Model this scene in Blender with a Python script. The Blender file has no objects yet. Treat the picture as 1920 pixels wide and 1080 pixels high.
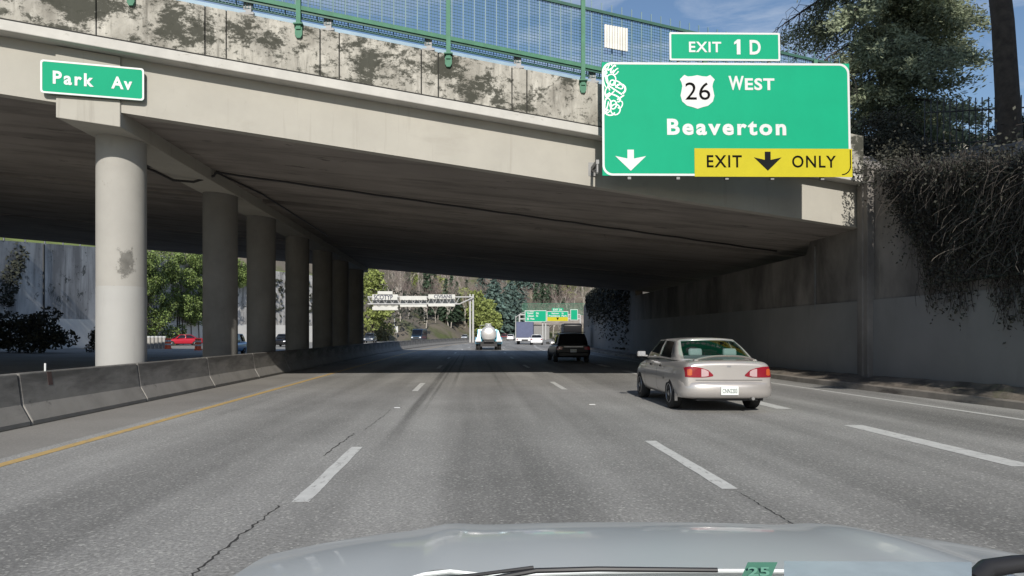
import bpy, bmesh, math, random
import numpy as np
from mathutils import Vector, Matrix
from mathutils.bvhtree import BVHTree

R = math.radians
PI = math.pi
S = bpy.context.scene
COL = S.collection
rnd = random.Random(7)

# ------------------------------------------------------------------ camera
F = 1380.0            # focal length in photo pixels (1920 wide)
VX, VY, CH = 887.0, 627.0, 1.42
cam_d = bpy.data.cameras.new('camera')
cam = bpy.data.objects.new('camera', cam_d)
COL.objects.link(cam)
cam.location = (0, 0, CH)
cam.rotation_euler = (R(90), 0, 0)
cam_d.sensor_width = 36.0
cam_d.lens = 36.0 * F / 1920.0
cam_d.shift_x = (960 - VX) / 1920.0
cam_d.shift_y = (VY - 540) / 1920.0
cam_d.clip_start = 0.05
cam_d.clip_end = 5000
S.camera = cam

# ------------------------------------------------------------------ world and sun
SUN = Vector((0.012, -1.0, 0.55)).normalized()      # towards the sun: behind, a little right
w = bpy.data.worlds.new("World")
S.world = w
w.use_nodes = True
wn = w.node_tree
bg = wn.nodes['Background']
sky = wn.nodes.new('ShaderNodeTexSky')
sky.sky_type = 'NISHITA'
sky.sun_disc = False
sky.sun_elevation = math.asin(SUN.z)
sky.sun_rotation = math.atan2(SUN.x, SUN.y)
sky.air_density = 1.0
sky.dust_density = 0.5
sky.ozone_density = 2.5
tc = wn.nodes.new('ShaderNodeTexCoord')
mp = wn.nodes.new('ShaderNodeMapping')
mp.inputs['Scale'].default_value = (1.0, 1.4, 5.0)
nz = wn.nodes.new('ShaderNodeTexNoise')
nz.inputs['Scale'].default_value = 2.6
nz.inputs['Detail'].default_value = 8
nz.inputs['Roughness'].default_value = 0.62
nz.inputs['Distortion'].default_value = 0.7
rp = wn.nodes.new('ShaderNodeValToRGB')
rp.color_ramp.elements[0].position = 0.50
rp.color_ramp.elements[0].color = (0, 0, 0, 1)
rp.color_ramp.elements[1].position = 0.78
rp.color_ramp.elements[1].color = (0.75, 0.75, 0.75, 1)
mx = wn.nodes.new('ShaderNodeMix')
mx.data_type = 'RGBA'
mx.inputs[7].default_value = (6.8, 7.2, 7.8, 1)
L = wn.links.new
L(tc.outputs['Generated'], mp.inputs['Vector'])
L(mp.outputs['Vector'], nz.inputs['Vector'])
L(nz.outputs['Fac'], rp.inputs['Fac'])
L(rp.outputs['Color'], mx.inputs[0])
L(sky.outputs['Color'], mx.inputs[6])
L(mx.outputs[2], bg.inputs['Color'])
bg.inputs['Strength'].default_value = 0.082

sl = bpy.data.lights.new('sun', 'SUN')
so = bpy.data.objects.new('sun', sl)
COL.objects.link(so)
sl.energy = 3.7
sl.angle = R(0.5)
sl.color = (1.0, 0.945, 0.86)
so.rotation_euler = SUN.to_track_quat('Z', 'Y').to_euler()

S.view_settings.view_transform = 'Standard'
S.view_settings.look = 'None'
S.view_settings.exposure = 0.45
S.view_settings.gamma = 1.0
S.cycles.max_bounces = 8
S.cycles.diffuse_bounces = 3
S.cycles.transparent_max_bounces = 16


# ------------------------------------------------------------------ helpers: materials
MATS = {}


def mat(name, col, rough=0.7, metal=0.0, var=0.12, scale=3.0, bump=0.0, bscale=40.0, stains=(), coat=0.0,
        spec=0.5, island=0.0, transl=0.0, hue=None, emit=None):
    """procedural material: base colour varied by noise, optional stains (own shapes), bump."""
    if name in MATS:
        return MATS[name]
    m = bpy.data.materials.new(name)
    m.use_nodes = True
    t = m.node_tree
    n = t.nodes
    l = t.links.new
    b = n['Principled BSDF']
    b.inputs['Roughness'].default_value = rough
    b.inputs['Metallic'].default_value = metal
    b.inputs['Specular IOR Level'].default_value = spec
    if coat:
        b.inputs['Coat Weight'].default_value = coat
        b.inputs['Coat Roughness'].default_value = 0.06
    c = n.new('ShaderNodeTexCoord')
    no = n.new('ShaderNodeTexNoise')
    no.inputs['Scale'].default_value = scale
    no.inputs['Detail'].default_value = 6
    no.inputs['Roughness'].default_value = 0.6
    l(c.outputs['Object'], no.inputs['Vector'])
    mix = n.new('ShaderNodeMix')
    mix.data_type = 'RGBA'
    c2 = hue if hue else tuple(min(1, x * (1 + var)) for x in col)
    c1 = tuple(x * (1 - var) for x in col)
    mr = n.new('ShaderNodeMapRange')
    mr.inputs[1].default_value = 0.3
    mr.inputs[2].default_value = 0.7
    l(no.outputs['Fac'], mr.inputs[0])
    l(mr.outputs[0], mix.inputs[0])
    mix.inputs[6].default_value = (*c1, 1)
    mix.inputs[7].default_value = (*c2, 1)
    out = mix.outputs[2]
    if island:
        g = n.new('ShaderNodeNewGeometry')
        hs = n.new('ShaderNodeHueSaturation')
        mm = n.new('ShaderNodeMapRange')
        mm.inputs[3].default_value = 1 - island
        mm.inputs[4].default_value = 1 + island
        l(g.outputs['Random Per Island'], mm.inputs[0])
        l(mm.outputs[0], hs.inputs['Value'])
        l(out, hs.inputs['Color'])
        out = hs.outputs['Color']
    for st in stains:
        mpn = n.new('ShaderNodeMapping')
        mpn.inputs['Scale'].default_value = st.get('scale', (1, 1, 1))
        mpn.inputs['Location'].default_value = st.get('loc', (0, 0, 0))
        l(c.outputs['Object'], mpn.inputs['Vector'])
        sn = n.new('ShaderNodeTexNoise')
        sn.inputs['Scale'].default_value = 1.0
        sn.inputs['Detail'].default_value = st.get('detail', 9)
        sn.inputs['Roughness'].default_value = st.get('rough', 0.65)
        sn.inputs['Distortion'].default_value = st.get('dist', 0.3)
        l(mpn.outputs['Vector'], sn.inputs['Vector'])
        fac = sn.outputs['Fac']
        if 'zr' in st:      # patch limited in height (object z): added to the noise
            sx = n.new('ShaderNodeSeparateXYZ')
            l(c.outputs['Object'], sx.inputs[0])
            zm = n.new('ShaderNodeMapRange')
            zm.inputs[1].default_value = st['zr'][0]
            zm.inputs[2].default_value = st['zr'][1]
            zm.inputs[3].default_value = st['zr'][2]
            zm.inputs[4].default_value = st['zr'][3]
            l(sx.outputs['Z'], zm.inputs[0])
            ad = n.new('ShaderNodeMath')
            ad.operation = 'ADD'
            l(fac, ad.inputs[0])
            l(zm.outputs[0], ad.inputs[1])
            fac = ad.outputs[0]
        sr = n.new('ShaderNodeMapRange')
        sr.inputs[1].default_value = st.get('lo', 0.55)
        sr.inputs[2].default_value = st.get('hi', 0.65)
        sr.inputs[3].default_value = 0
        sr.inputs[4].default_value = st.get('amt', 0.8)
        l(fac, sr.inputs[0])
        m2 = n.new('ShaderNodeMix')
        m2.data_type = 'RGBA'
        l(sr.outputs[0], m2.inputs[0])
        l(out, m2.inputs[6])
        m2.inputs[7].default_value = (*st['col'], 1)
        out = m2.outputs[2]
    l(out, b.inputs['Base Color'])
    if emit:
        b.inputs['Emission Color'].default_value = (*emit[:3], 1)
        b.inputs['Emission Strength'].default_value = emit[3]
    if bump:
        bn = n.new('ShaderNodeTexNoise')
        bn.inputs['Scale'].default_value = bscale
        bn.inputs['Detail'].default_value = 5
        l(c.outputs['Object'], bn.inputs['Vector'])
        bu = n.new('ShaderNodeBump')
        bu.inputs['Strength'].default_value = bump
        bu.inputs['Distance'].default_value = 0.02
        l(bn.outputs['Fac'], bu.inputs['Height'])
        l(bu.outputs['Normal'], b.inputs['Normal'])
    if transl:
        tr = n.new('ShaderNodeBsdfTranslucent')
        l(out, tr.inputs['Color'])
        ms = n.new('ShaderNodeMixShader')
        ms.inputs[0].default_value = transl
        l(b.outputs[0], ms.inputs[1])
        l(tr.outputs[0], ms.inputs[2])
        l(ms.outputs[0], n['Material Output'].inputs['Surface'])
    MATS[name] = m
    return m


def glass_mat(name, tint, refl=0.12):
    m = bpy.data.materials.new(name)
    m.use_nodes = True
    t = m.node_tree
    n = t.nodes
    l = t.links.new
    n.remove(n['Principled BSDF'])
    tr = n.new('ShaderNodeBsdfTransparent')
    tr.inputs[0].default_value = (*tint, 1)
    gl = n.new('ShaderNodeBsdfGlossy')
    gl.inputs['Roughness'].default_value = 0.03
    fr = n.new('ShaderNodeFresnel')
    fr.inputs[0].default_value = 1.5
    ms = n.new('ShaderNodeMixShader')
    fm = n.new('ShaderNodeMath')
    fm.operation = 'MULTIPLY'
    fm.inputs[1].default_value = refl
    l(fr.outputs[0], fm.inputs[0])
    l(fm.outputs[0], ms.inputs[0])
    l(tr.outputs[0], ms.inputs[1])
    l(gl.outputs[0], ms.inputs[2])
    l(ms.outputs[0], n['Material Output'].inputs['Surface'])
    MATS[name] = m
    return m


def road_mat(name, base, aggregate=0.5, bands=True):
    m = bpy.data.materials.new(name)
    m.use_nodes = True
    t = m.node_tree
    n = t.nodes
    l = t.links.new
    b = n['Principled BSDF']
    b.inputs['Roughness'].default_value = 0.82
    b.inputs['Specular IOR Level'].default_value = 0.35
    c = n.new('ShaderNodeTexCoord')

    def noise(scale, detail=2, rough=0.5, vec=None):
        x = n.new('ShaderNodeTexNoise')
        x.inputs['Scale'].default_value = scale
        x.inputs['Detail'].default_value = detail
        x.inputs['Roughness'].default_value = rough
        l(vec if vec else c.outputs['Object'], x.inputs['Vector'])
        return x.outputs['Fac']

    def rng(v, a, bb, lo, hi):
        x = n.new('ShaderNodeMapRange')
        for i, q in enumerate((a, bb, lo, hi)):
            x.inputs[i + 1].default_value = q
        l(v, x.inputs[0])
        return x.outputs[0]

    def mth(op, a, bb=None):
        x = n.new('ShaderNodeMath')
        x.operation = op
        for i, q in enumerate((a, bb)):
            if q is None:
                continue
            if isinstance(q, (int, float)):
                x.inputs[i].default_value = q
            else:
                l(q, x.inputs[i])
        return x.outputs[0]
    big = rng(noise(0.3, 5, 0.6), 0.3, 0.7, 0.82, 1.14)
    fine = rng(noise(34, 3, 0.75), 0.3, 0.7, 1 - 0.5 * aggregate, 1 + 0.5 * aggregate)
    vor = n.new('ShaderNodeTexVoronoi')
    vor.inputs['Scale'].default_value = 55
    l(c.outputs['Object'], vor.inputs['Vector'])
    spk = rng(vor.outputs['Color'], 0.72, 0.95, 0.0, 1.0 * aggregate)
    v = mth('MULTIPLY', big, fine)
    sx = n.new('ShaderNodeSeparateXYZ')
    l(c.outputs['Object'], sx.inputs[0])
    if bands:
        # polished wheel paths / oily lane centres: bands across X, wobbling along the road
        mpn = n.new('ShaderNodeMapping')
        mpn.inputs['Scale'].default_value = (1.2, 0.05, 1)
        l(c.outputs['Object'], mpn.inputs['Vector'])
        band = noise(1.0, 3, 0.5, mpn.outputs[0])
        bm = rng(band, 0.38, 0.62, 0.80, 1.12)
        v = mth('MULTIPLY', v, bm)
        # oil-darkened lane centres (period one lane, centre x = 0.45)
        ph = mth('MULTIPLY', mth('SUBTRACT', sx.outputs['X'], 0.45), 2 * PI / 3.76)
        cs = mth('COSINE', ph)
        v = mth('MULTIPLY', v, rng(cs, 0.2, 1.0, 1.0, 0.80))
        # tyre marks: narrow dark streaks between 8 and 34 m ahead
        mpt = n.new('ShaderNodeMapping')
        mpt.inputs['Scale'].default_value = (9, 0.12, 1)
        l(c.outputs['Object'], mpt.inputs['Vector'])
        tn = noise(1.0, 3, 0.6, mpt.outputs[0])
        for (x0, hw, y0, y1, amt) in ((-1.12, 0.12, 7.5, 34, 0.55), (-0.92, 0.05, 12, 44, 0.45), (-0.55, 0.07, 16, 44, 0.42),
                                      (0.75, 0.07, 17, 40, 0.25), (1.15, 0.05, 18, 40, 0.22)):
            d = mth('ABSOLUTE', mth('SUBTRACT', sx.outputs['X'], x0))
            xm = rng(d, hw * 0.5, hw, 1, 0)
            ya = rng(sx.outputs['Y'], y0, y0 + 8, 0, 1)
            yb = rng(sx.outputs['Y'], y1, y1 + 14, 1, 0)
            k = mth('MULTIPLY', mth('MULTIPLY', xm, ya), mth('MULTIPLY', yb, rng(tn, 0.3, 0.6, 0.35, 1)))
            v = mth('MULTIPLY', v, mth('SUBTRACT', 1.0, mth('MULTIPLY', k, amt)))
    hs = n.new('ShaderNodeMix')
    hs.data_type = 'RGBA'
    hs.inputs[6].default_value = (0, 0, 0, 1)
    hs.inputs[7].default_value = (*base, 1)
    l(v, hs.inputs[0])
    hs.clamp_factor = False
    m2 = n.new('ShaderNodeMix')
    m2.data_type = 'RGBA'
    l(mth('MULTIPLY', spk, 0.6), m2.inputs[0])
    l(hs.outputs[2], m2.inputs[6])
    m2.inputs[7].default_value = (base[0] * 2.6, base[1] * 2.6, base[2] * 2.5, 1)
    l(m2.outputs[2], b.inputs['Base Color'])
    bu = n.new('ShaderNodeBump')
    bu.inputs['Strength'].default_value = 0.6
    bu.inputs['Distance'].default_value = 0.006
    l(noise(60, 3, 0.7), bu.inputs['Height'])
    l(bu.outputs[0], b.inputs['Normal'])
    MATS[name] = m
    return m


# ------------------------------------------------------------------ helpers: objects
ROOTS = {}


def empty(name, loc=(0, 0, 0), label=None, cat=None, group=None, rz=0.0):
    o = bpy.data.objects.new(name, None)
    o.empty_display_size = 0.3
    COL.objects.link(o)
    o.location = loc
    o.rotation_euler = (0, 0, rz)
    ROOTS[o.name] = Vector(loc)
    tag(o, label, cat, group)
    return o


def tag(o, label=None, cat=None, group=None, kind=None):
    if label:
        o['label'] = label
    if cat:
        o['category'] = cat
    if group:
        o['group'] = group
    if kind:
        o['kind'] = kind
    return o


def root_loc(p):
    while p.parent:
        p = p.parent
    return p.location.copy()


def link_mesh(name, me, m, parent=None, world=True):
    o = bpy.data.objects.new(name, me)
    COL.objects.link(o)
    if m is not None:
        for q in (m if isinstance(m, (list, tuple)) else [m]):
            me.materials.append(q)
    if parent is not None:
        o.parent = parent
        if world:
            rl = root_loc(parent)
            if rl.length > 0:
                me.transform(Matrix.Translation(-rl))
    return o


def dup(root, loc, rz=None, label=None, group=None, scale=None):
    r = root.copy()
    COL.objects.link(r)
    r.location = loc
    if rz is not None:
        r.rotation_euler = (0, 0, rz)
    if scale:
        r.scale = scale
    if label:
        r['label'] = label
    if group:
        r['group'] = group
    for ch in list(root.children):
        c = ch.copy()
        COL.objects.link(c)
        c.parent = r
        for g in list(ch.children):
            d = g.copy()
            COL.objects.link(d)
            d.parent = c
    return r


class MB:
    def __init__(s):
        s.v = []
        s.f = []
        s.mi = []
        s.cur = 0

    def add(s, vs, fs):
        b = len(s.v)
        s.v += [tuple(x) for x in vs]
        for f in fs:
            s.f.append(tuple(b + i for i in f))
            s.mi.append(s.cur)
        return s

    def box(s, c, d, M=None):
        x, y, z = d[0] / 2, d[1] / 2, d[2] / 2
        vs = [Vector((sx * x, sy * y, sz * z)) for sz in (-1, 1) for sy in (-1, 1) for sx in (-1, 1)]
        if M is not None:
            vs = [M @ q for q in vs]
        vs = [q + Vector(c) for q in vs]
        return s.add(vs, [(0, 2, 3, 1), (4, 5, 7, 6), (0, 1, 5, 4), (2, 6, 7, 3), (0, 4, 6, 2), (1, 3, 7, 5)])

    def hexa(s, b4, t4):
        """8 corners: bottom loop and top loop (same order, counter-clockwise from above)."""
        return s.add(list(b4) + list(t4), [(3, 2, 1, 0), (4, 5, 6, 7), (0, 1, 5, 4), (1, 2, 6, 5), (2, 3, 7, 6), (3, 0, 4, 7)])

    def quad(s, *p):
        return s.add(p, [tuple(range(len(p)))])

    def tube(s, pts, rad, n=8, cap=True):
        pts = [Vector(p) for p in pts]
        rad = rad if isinstance(rad, (list, tuple)) else [rad] * len(pts)
        vs = []
        up0 = None
        for i, p in enumerate(pts):
            a = pts[max(0, i - 1)]
            b = pts[min(len(pts) - 1, i + 1)]
            d = (b - a)
            d = d.normalized() if d.length > 1e-9 else Vector((0, 0, 1))
            if up0 is None:
                up0 = Vector((1, 0, 0)) if abs(d.x) < 0.9 else Vector((0, 1, 0))
            u = (up0 - d * up0.dot(d))
            u = u.normalized() if u.length > 1e-6 else d.orthogonal().normalized()
            up0 = u
            w_ = d.cross(u)
            for k in range(n):
                an = 2 * PI * k / n
                vs.append(p + (u * math.cos(an) + w_ * math.sin(an)) * rad[i])
        fs = []
        for i in range(len(pts) - 1):
            for k in range(n):
                k2 = (k + 1) % n
                fs.append((i * n + k, i * n + k2, (i + 1) * n + k2, (i + 1) * n + k))
        if cap:
            fs.append(tuple(range(n - 1, -1, -1)))
            fs.append(tuple((len(pts) - 1) * n + k for k in range(n)))
        return s.add(vs, fs)

    def lathe(s, prof, c=(0, 0, 0), axis='z', n=24):
        vs = []
        for (r, h) in prof:
            for k in range(n):
                a = 2 * PI * k / n
                q = (r * math.cos(a), r * math.sin(a), h)
                if axis == 'x':
                    q = (h, q[0], q[1])
                elif axis == 'y':
                    q = (q[1], h, q[0])
                vs.append((q[0] + c[0], q[1] + c[1], q[2] + c[2]))
        fs = []
        for i in range(len(prof) - 1):
            for k in range(n):
                k2 = (k + 1) % n
                fs.append((i * n + k, i * n + k2, (i + 1) * n + k2, (i + 1) * n + k))
        fs.append(tuple(range(n - 1, -1, -1)))
        fs.append(tuple((len(prof) - 1) * n + k for k in range(n)))
        return s.add(vs, fs)

    def prism(s, poly, a, b, axis='y'):
        """poly: 2-D outline; extruded between a and b along axis."""
        def P(u, v, h):
            return (u, h, v) if axis == 'y' else ((h, u, v) if axis == 'x' else (u, v, h))
        n = len(poly)
        vs = [P(u, v, a) for u, v in poly] + [P(u, v, b) for u, v in poly]
        fs = [tuple(range(n)), tuple(range(2 * n - 1, n - 1, -1))]
        for i in range(n):
            j = (i + 1) % n
            fs.append((i, n + i, n + j, j))
        return s.add(vs, fs)

    def grid(s, rows):
        """rows: list of equal-length lists of points."""
        n = len(rows[0])
        vs = [p for r in rows for p in r]
        fs = [(i * n + k, i * n + k + 1, (i + 1) * n + k + 1, (i + 1) * n + k) for i in range(len(rows) - 1) for k in range(n - 1)]
        return s.add(vs, fs)

    def build(s, name, m, parent=None, smooth=False, world=True, angle=40, fix=True):
        me = bpy.data.meshes.new(name)
        me.from_pydata(s.v, [], s.f)
        me.polygons.foreach_set('material_index', s.mi)
        if fix:
            bm = bmesh.new()
            bm.from_mesh(me)
            bmesh.ops.recalc_face_normals(bm, faces=bm.faces)
            bm.to_mesh(me)
            bm.free()
        if smooth:
            me.polygons.foreach_set('use_smooth', [True] * len(me.polygons))
            me.set_sharp_from_angle(angle=R(angle))
        me.update()
        return link_mesh(name, me, m, parent, world)


def np_mesh(name, V, Fq, m, parent=None, world=True, mi=None, smooth=False):
    """big meshes from numpy: V (n,3), Fq (m,k)"""
    me = bpy.data.meshes.new(name)
    k = Fq.shape[1]
    me.vertices.add(len(V))
    me.vertices.foreach_set('co', V.astype(np.float32).ravel())
    me.loops.add(Fq.size)
    me.loops.foreach_set('vertex_index', Fq.astype(np.int32).ravel())
    me.polygons.add(len(Fq))
    me.polygons.foreach_set('loop_start', np.arange(0, Fq.size, k, dtype=np.int32))
    me.polygons.foreach_set('loop_total', np.full(len(Fq), k, dtype=np.int32))
    if mi is not None:
        me.polygons.foreach_set('material_index', mi.astype(np.int32))
    if smooth:
        me.polygons.foreach_set('use_smooth', np.ones(len(Fq), dtype=bool))
    me.update(calc_edges=True)
    me.validate()
    return link_mesh(name, me, m, parent, world)


def bake(o):
    dg = bpy.context.evaluated_depsgraph_get()
    me = bpy.data.meshes.new_from_object(o.evaluated_get(dg), depsgraph=dg)
    o.modifiers.clear()
    old = o.data
    o.data = me
    bpy.data.meshes.remove(old)
    return o


def bevel(o, wdt, seg=2):
    b = o.modifiers.new('bevel', 'BEVEL')
    b.width = wdt
    b.segments = seg
    b.limit_method = 'ANGLE'
    b.angle_limit = R(40)
    return o


def text_mesh(txt, bold=0.0, spacing=1.0, depth=0.004):
    cu = bpy.data.curves.new('lettering', 'FONT')
    cu.body = txt
    cu.size = 1.0
    cu.offset = bold
    cu.space_character = spacing
    cu.extrude = depth
    cu.resolution_u = 4
    o = bpy.data.objects.new('lettering', cu)
    COL.objects.link(o)
    dg = bpy.context.evaluated_depsgraph_get()
    me = bpy.data.meshes.new_from_object(o.evaluated_get(dg), depsgraph=dg)
    bpy.data.objects.remove(o)
    bpy.data.curves.remove(cu)
    return me


def text(txt, x0, x1, z0, z1, y, m, parent, bold=0.0, spacing=1.0, name='lettering', depth=0.004):
    """lettering fitted into the rectangle x0..x1, z0..z1 on a plane facing -y (local to parent)."""
    me = text_mesh(txt, bold, spacing, depth)
    me.materials.clear()
    co = np.empty(len(me.vertices) * 3)
    me.vertices.foreach_get('co', co)
    co = co.reshape(-1, 3)
    lo, hi = co.min(0), co.max(0)
    out = np.empty_like(co)
    out[:, 0] = x0 + (co[:, 0] - lo[0]) / (hi[0] - lo[0]) * (x1 - x0)
    out[:, 2] = z0 + (co[:, 1] - lo[1]) / (hi[1] - lo[1]) * (z1 - z0)
    out[:, 1] = y - co[:, 2]
    me.vertices.foreach_set('co', out.ravel())
    me.name = name
    me.update()
    return link_mesh(name, me, m, parent, world=False)


def P(px, py, Y):
    """the point seen at photo pixel (px, py) at distance Y."""
    return Vector(((px - VX) * Y / F, Y, CH + (VY - py) * Y / F))


def shift(Y):
    """how far the motorway has swung right at distance Y"""
    return 0.0008 * max(0.0, Y - 45.0) ** 2


rngn = np.random.default_rng(11)


def leaf_quads(C, size, aspect=1.6, rng=rngn, up=0.0, dirs=None, jitter=1.0):
    """one small leaf quad per centre; random orientation (or along dirs)."""
    n = len(C)
    if dirs is None:
        a = rng.normal(size=(n, 3))
    else:
        a = dirs + rng.normal(size=(n, 3)) * 0.35 * jitter
    a[:, 2] += up
    a /= np.linalg.norm(a, axis=1)[:, None] + 1e-9
    b = np.cross(a, rng.normal(size=(n, 3)))
    b /= np.linalg.norm(b, axis=1)[:, None] + 1e-9
    sz = size * rng.uniform(0.6, 1.35, n)[:, None]
    a = a * sz * aspect * 0.5
    b = b * sz * 0.5
    V = np.empty((n, 4, 3))
    V[:, 0] = C - a
    V[:, 1] = C + b * 0.9 - a * 0.1
    V[:, 2] = C + a
    V[:, 3] = C - b * 0.9 + a * 0.1
    Fq = np.arange(n * 4).reshape(n, 4)
    return V.reshape(-1, 3), Fq


# ------------------------------------------------------------------ materials
ASPHALT = road_mat('asphalt', (0.258, 0.254, 0.243), 0.75)
ASPHALT2 = road_mat('asphalt_far', (0.25, 0.245, 0.23), 0.4, False)
SHOULDER = road_mat('shoulder_asphalt', (0.225, 0.215, 0.2), 0.3, False)
WORN = dict(col=(0.2, 0.19, 0.18), scale=(14, 5, 1), lo=0.56, hi=0.66, amt=0.75)
WHITE_MARK = mat('white_marking', (0.56, 0.56, 0.54), 0.7, var=0.1, scale=6, stains=[WORN])
YELLOW_MARK = mat('yellow_marking', (0.48, 0.33, 0.13), 0.7, var=0.12, scale=6, stains=[WORN])
CRACK = mat('crack_filler', (0.035, 0.034, 0.033), 0.9)
MOSS = (0.035, 0.036, 0.026)
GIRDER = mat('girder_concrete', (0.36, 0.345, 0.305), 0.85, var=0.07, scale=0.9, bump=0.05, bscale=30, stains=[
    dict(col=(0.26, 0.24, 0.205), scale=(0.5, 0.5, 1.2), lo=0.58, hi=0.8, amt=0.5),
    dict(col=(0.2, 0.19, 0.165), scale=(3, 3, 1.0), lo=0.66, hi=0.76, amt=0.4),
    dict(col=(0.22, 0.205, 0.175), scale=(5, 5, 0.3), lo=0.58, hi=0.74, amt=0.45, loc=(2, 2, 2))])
LEDGE = mat('ledge_concrete', (0.45, 0.44, 0.41), 0.85, var=0.1, scale=2, bump=0.08, stains=[
    dict(col=(0.16, 0.15, 0.12), scale=(1.8, 1.8, 4), lo=0.62, hi=0.7, amt=0.75)])
PARAPET = mat('parapet_concrete', (0.35, 0.335, 0.295), 0.9, var=0.2, scale=1.3, bump=0.25, bscale=22, stains=[
    dict(col=(0.53, 0.51, 0.455), scale=(2.4, 2.4, 0.55), lo=0.50, hi=0.64, amt=0.75, loc=(7, 0, 0)),
    dict(col=(0.13, 0.12, 0.10), scale=(1.1, 1.1, 0.7), lo=0.48, hi=0.66, amt=0.75, loc=(1, 0, 5)),
    dict(col=(0.10, 0.095, 0.08), scale=(5.5, 5.5, 0.5), lo=0.56, hi=0.68, amt=0.65, loc=(3, 0, 0)),
    dict(col=MOSS, scale=(0.95, 0.95, 1.45), lo=0.495, hi=0.55, amt=0.95, rough=0.8, dist=0.1),
    dict(col=MOSS, scale=(3.6, 3.6, 4.4), lo=0.545, hi=0.61, amt=0.88, rough=0.78, loc=(2, 5, 1))])
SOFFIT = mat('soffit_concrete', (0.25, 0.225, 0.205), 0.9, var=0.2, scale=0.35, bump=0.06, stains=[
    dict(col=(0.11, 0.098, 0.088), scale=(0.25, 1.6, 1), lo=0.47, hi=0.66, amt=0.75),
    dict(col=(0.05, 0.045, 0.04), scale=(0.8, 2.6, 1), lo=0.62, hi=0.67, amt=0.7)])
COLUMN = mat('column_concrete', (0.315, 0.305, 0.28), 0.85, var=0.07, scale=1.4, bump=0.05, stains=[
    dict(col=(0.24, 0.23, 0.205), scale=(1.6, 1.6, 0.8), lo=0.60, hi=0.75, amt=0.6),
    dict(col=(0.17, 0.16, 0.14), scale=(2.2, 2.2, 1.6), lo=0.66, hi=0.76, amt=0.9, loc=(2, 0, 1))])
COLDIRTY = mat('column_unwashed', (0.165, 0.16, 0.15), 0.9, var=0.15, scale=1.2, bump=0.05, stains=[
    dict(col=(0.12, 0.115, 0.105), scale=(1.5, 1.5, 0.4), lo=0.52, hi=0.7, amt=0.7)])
COLPAINT = mat('column_paint', (0.335, 0.332, 0.318), 0.8, var=0.05, scale=1.2, bump=0.04, stains=[
    dict(col=(0.25, 0.245, 0.23), scale=(2.5, 2.5, 0.5), lo=0.58, hi=0.75, amt=0.6)])
BARRIER = mat('barrier_concrete', (0.25, 0.238, 0.22), 0.9, var=0.15, scale=1.5, bump=0.12, stains=[
    dict(col=(0.055, 0.052, 0.048), scale=(1.2, 0.45, 2.2), zr=(0.25, 0.7, -0.14, 0.16), lo=0.46, hi=0.66, amt=0.72),
    dict(col=(0.06, 0.058, 0.055), scale=(3, 2, 3), lo=0.64, hi=0.72, amt=0.6)])
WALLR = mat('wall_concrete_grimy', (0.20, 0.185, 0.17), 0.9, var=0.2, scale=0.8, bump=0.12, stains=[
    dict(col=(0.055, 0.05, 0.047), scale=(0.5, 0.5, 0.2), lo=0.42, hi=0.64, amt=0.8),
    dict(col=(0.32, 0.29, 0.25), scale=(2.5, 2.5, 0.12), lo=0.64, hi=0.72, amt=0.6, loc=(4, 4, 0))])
WALLBAND = mat('wall_painted_band', (0.205, 0.203, 0.198), 0.85, var=0.1, scale=0.6, bump=0.05, stains=[
    dict(col=(0.13, 0.125, 0.12), scale=(1.5, 1.5, 0.3), lo=0.58, hi=0.75, amt=0.5)])
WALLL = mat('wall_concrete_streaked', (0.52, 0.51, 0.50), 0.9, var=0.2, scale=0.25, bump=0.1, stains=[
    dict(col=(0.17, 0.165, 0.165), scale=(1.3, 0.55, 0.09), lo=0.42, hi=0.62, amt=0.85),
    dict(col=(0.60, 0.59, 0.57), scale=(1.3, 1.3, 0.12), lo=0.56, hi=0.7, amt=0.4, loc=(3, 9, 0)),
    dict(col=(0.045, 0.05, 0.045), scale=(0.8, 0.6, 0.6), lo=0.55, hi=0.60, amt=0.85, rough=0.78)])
BANDL = mat('wall_pale_band', (0.62, 0.61, 0.59), 0.85, var=0.06, scale=0.5)
GREENPAINT = mat('fence_green_paint', (0.055, 0.17, 0.105), 0.7, var=0.15, scale=5)
WIRE = mat('fence_wire', (0.05, 0.135, 0.155), 0.5, var=0.2)
DARKRAIL = mat('rail_dark_green', (0.035, 0.10, 0.075), 0.5)
PALERAIL = mat('rail_pale_blue', (0.24, 0.34, 0.42), 0.6)
SIGNGREEN = mat('sign_green', (0.004, 0.30, 0.158), 0.6, var=0.04, scale=1.2, spec=0.12)
SIGNWHITE = mat('sign_white', (0.52, 0.53, 0.53), 0.45, var=0.03)
SIGNYELLOW = mat('sign_yellow', (0.43, 0.375, 0.014), 0.55, var=0.04, spec=0.15)
SIGNBLACK = mat('sign_black', (0.006, 0.0055, 0.005), 0.8, spec=0.05)
GALV = mat('galvanised_steel', (0.45, 0.46, 0.47), 0.45, metal=0.5, var=0.15, scale=4)
GALVD = mat('dull_steel', (0.20, 0.20, 0.20), 0.6, metal=0.4, var=0.2)
BLACKPL = mat('black_plastic', (0.018, 0.018, 0.02), 0.5, var=0.1)
RUBBER = mat('tyre_rubber', (0.02, 0.02, 0.02), 0.85)
CHROME = mat('alloy_rim', (0.35, 0.35, 0.36), 0.35, metal=0.8)
DARKGLASS = mat('dark_glass', (0.012, 0.014, 0.017), 0.06, spec=0.6)
CLEAR = glass_mat('tinted_glass', (0.48, 0.56, 0.55), .6)
GRASS = mat('grass_ground', (0.075, 0.09, 0.03), 0.95, var=0.4, scale=0.3, bump=0.4, bscale=6, stains=[
    dict(col=(0.155, 0.13, 0.105), scale=(0.05, 0.05, 0.05), lo=0.42, hi=0.52, amt=0.9)])
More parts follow.
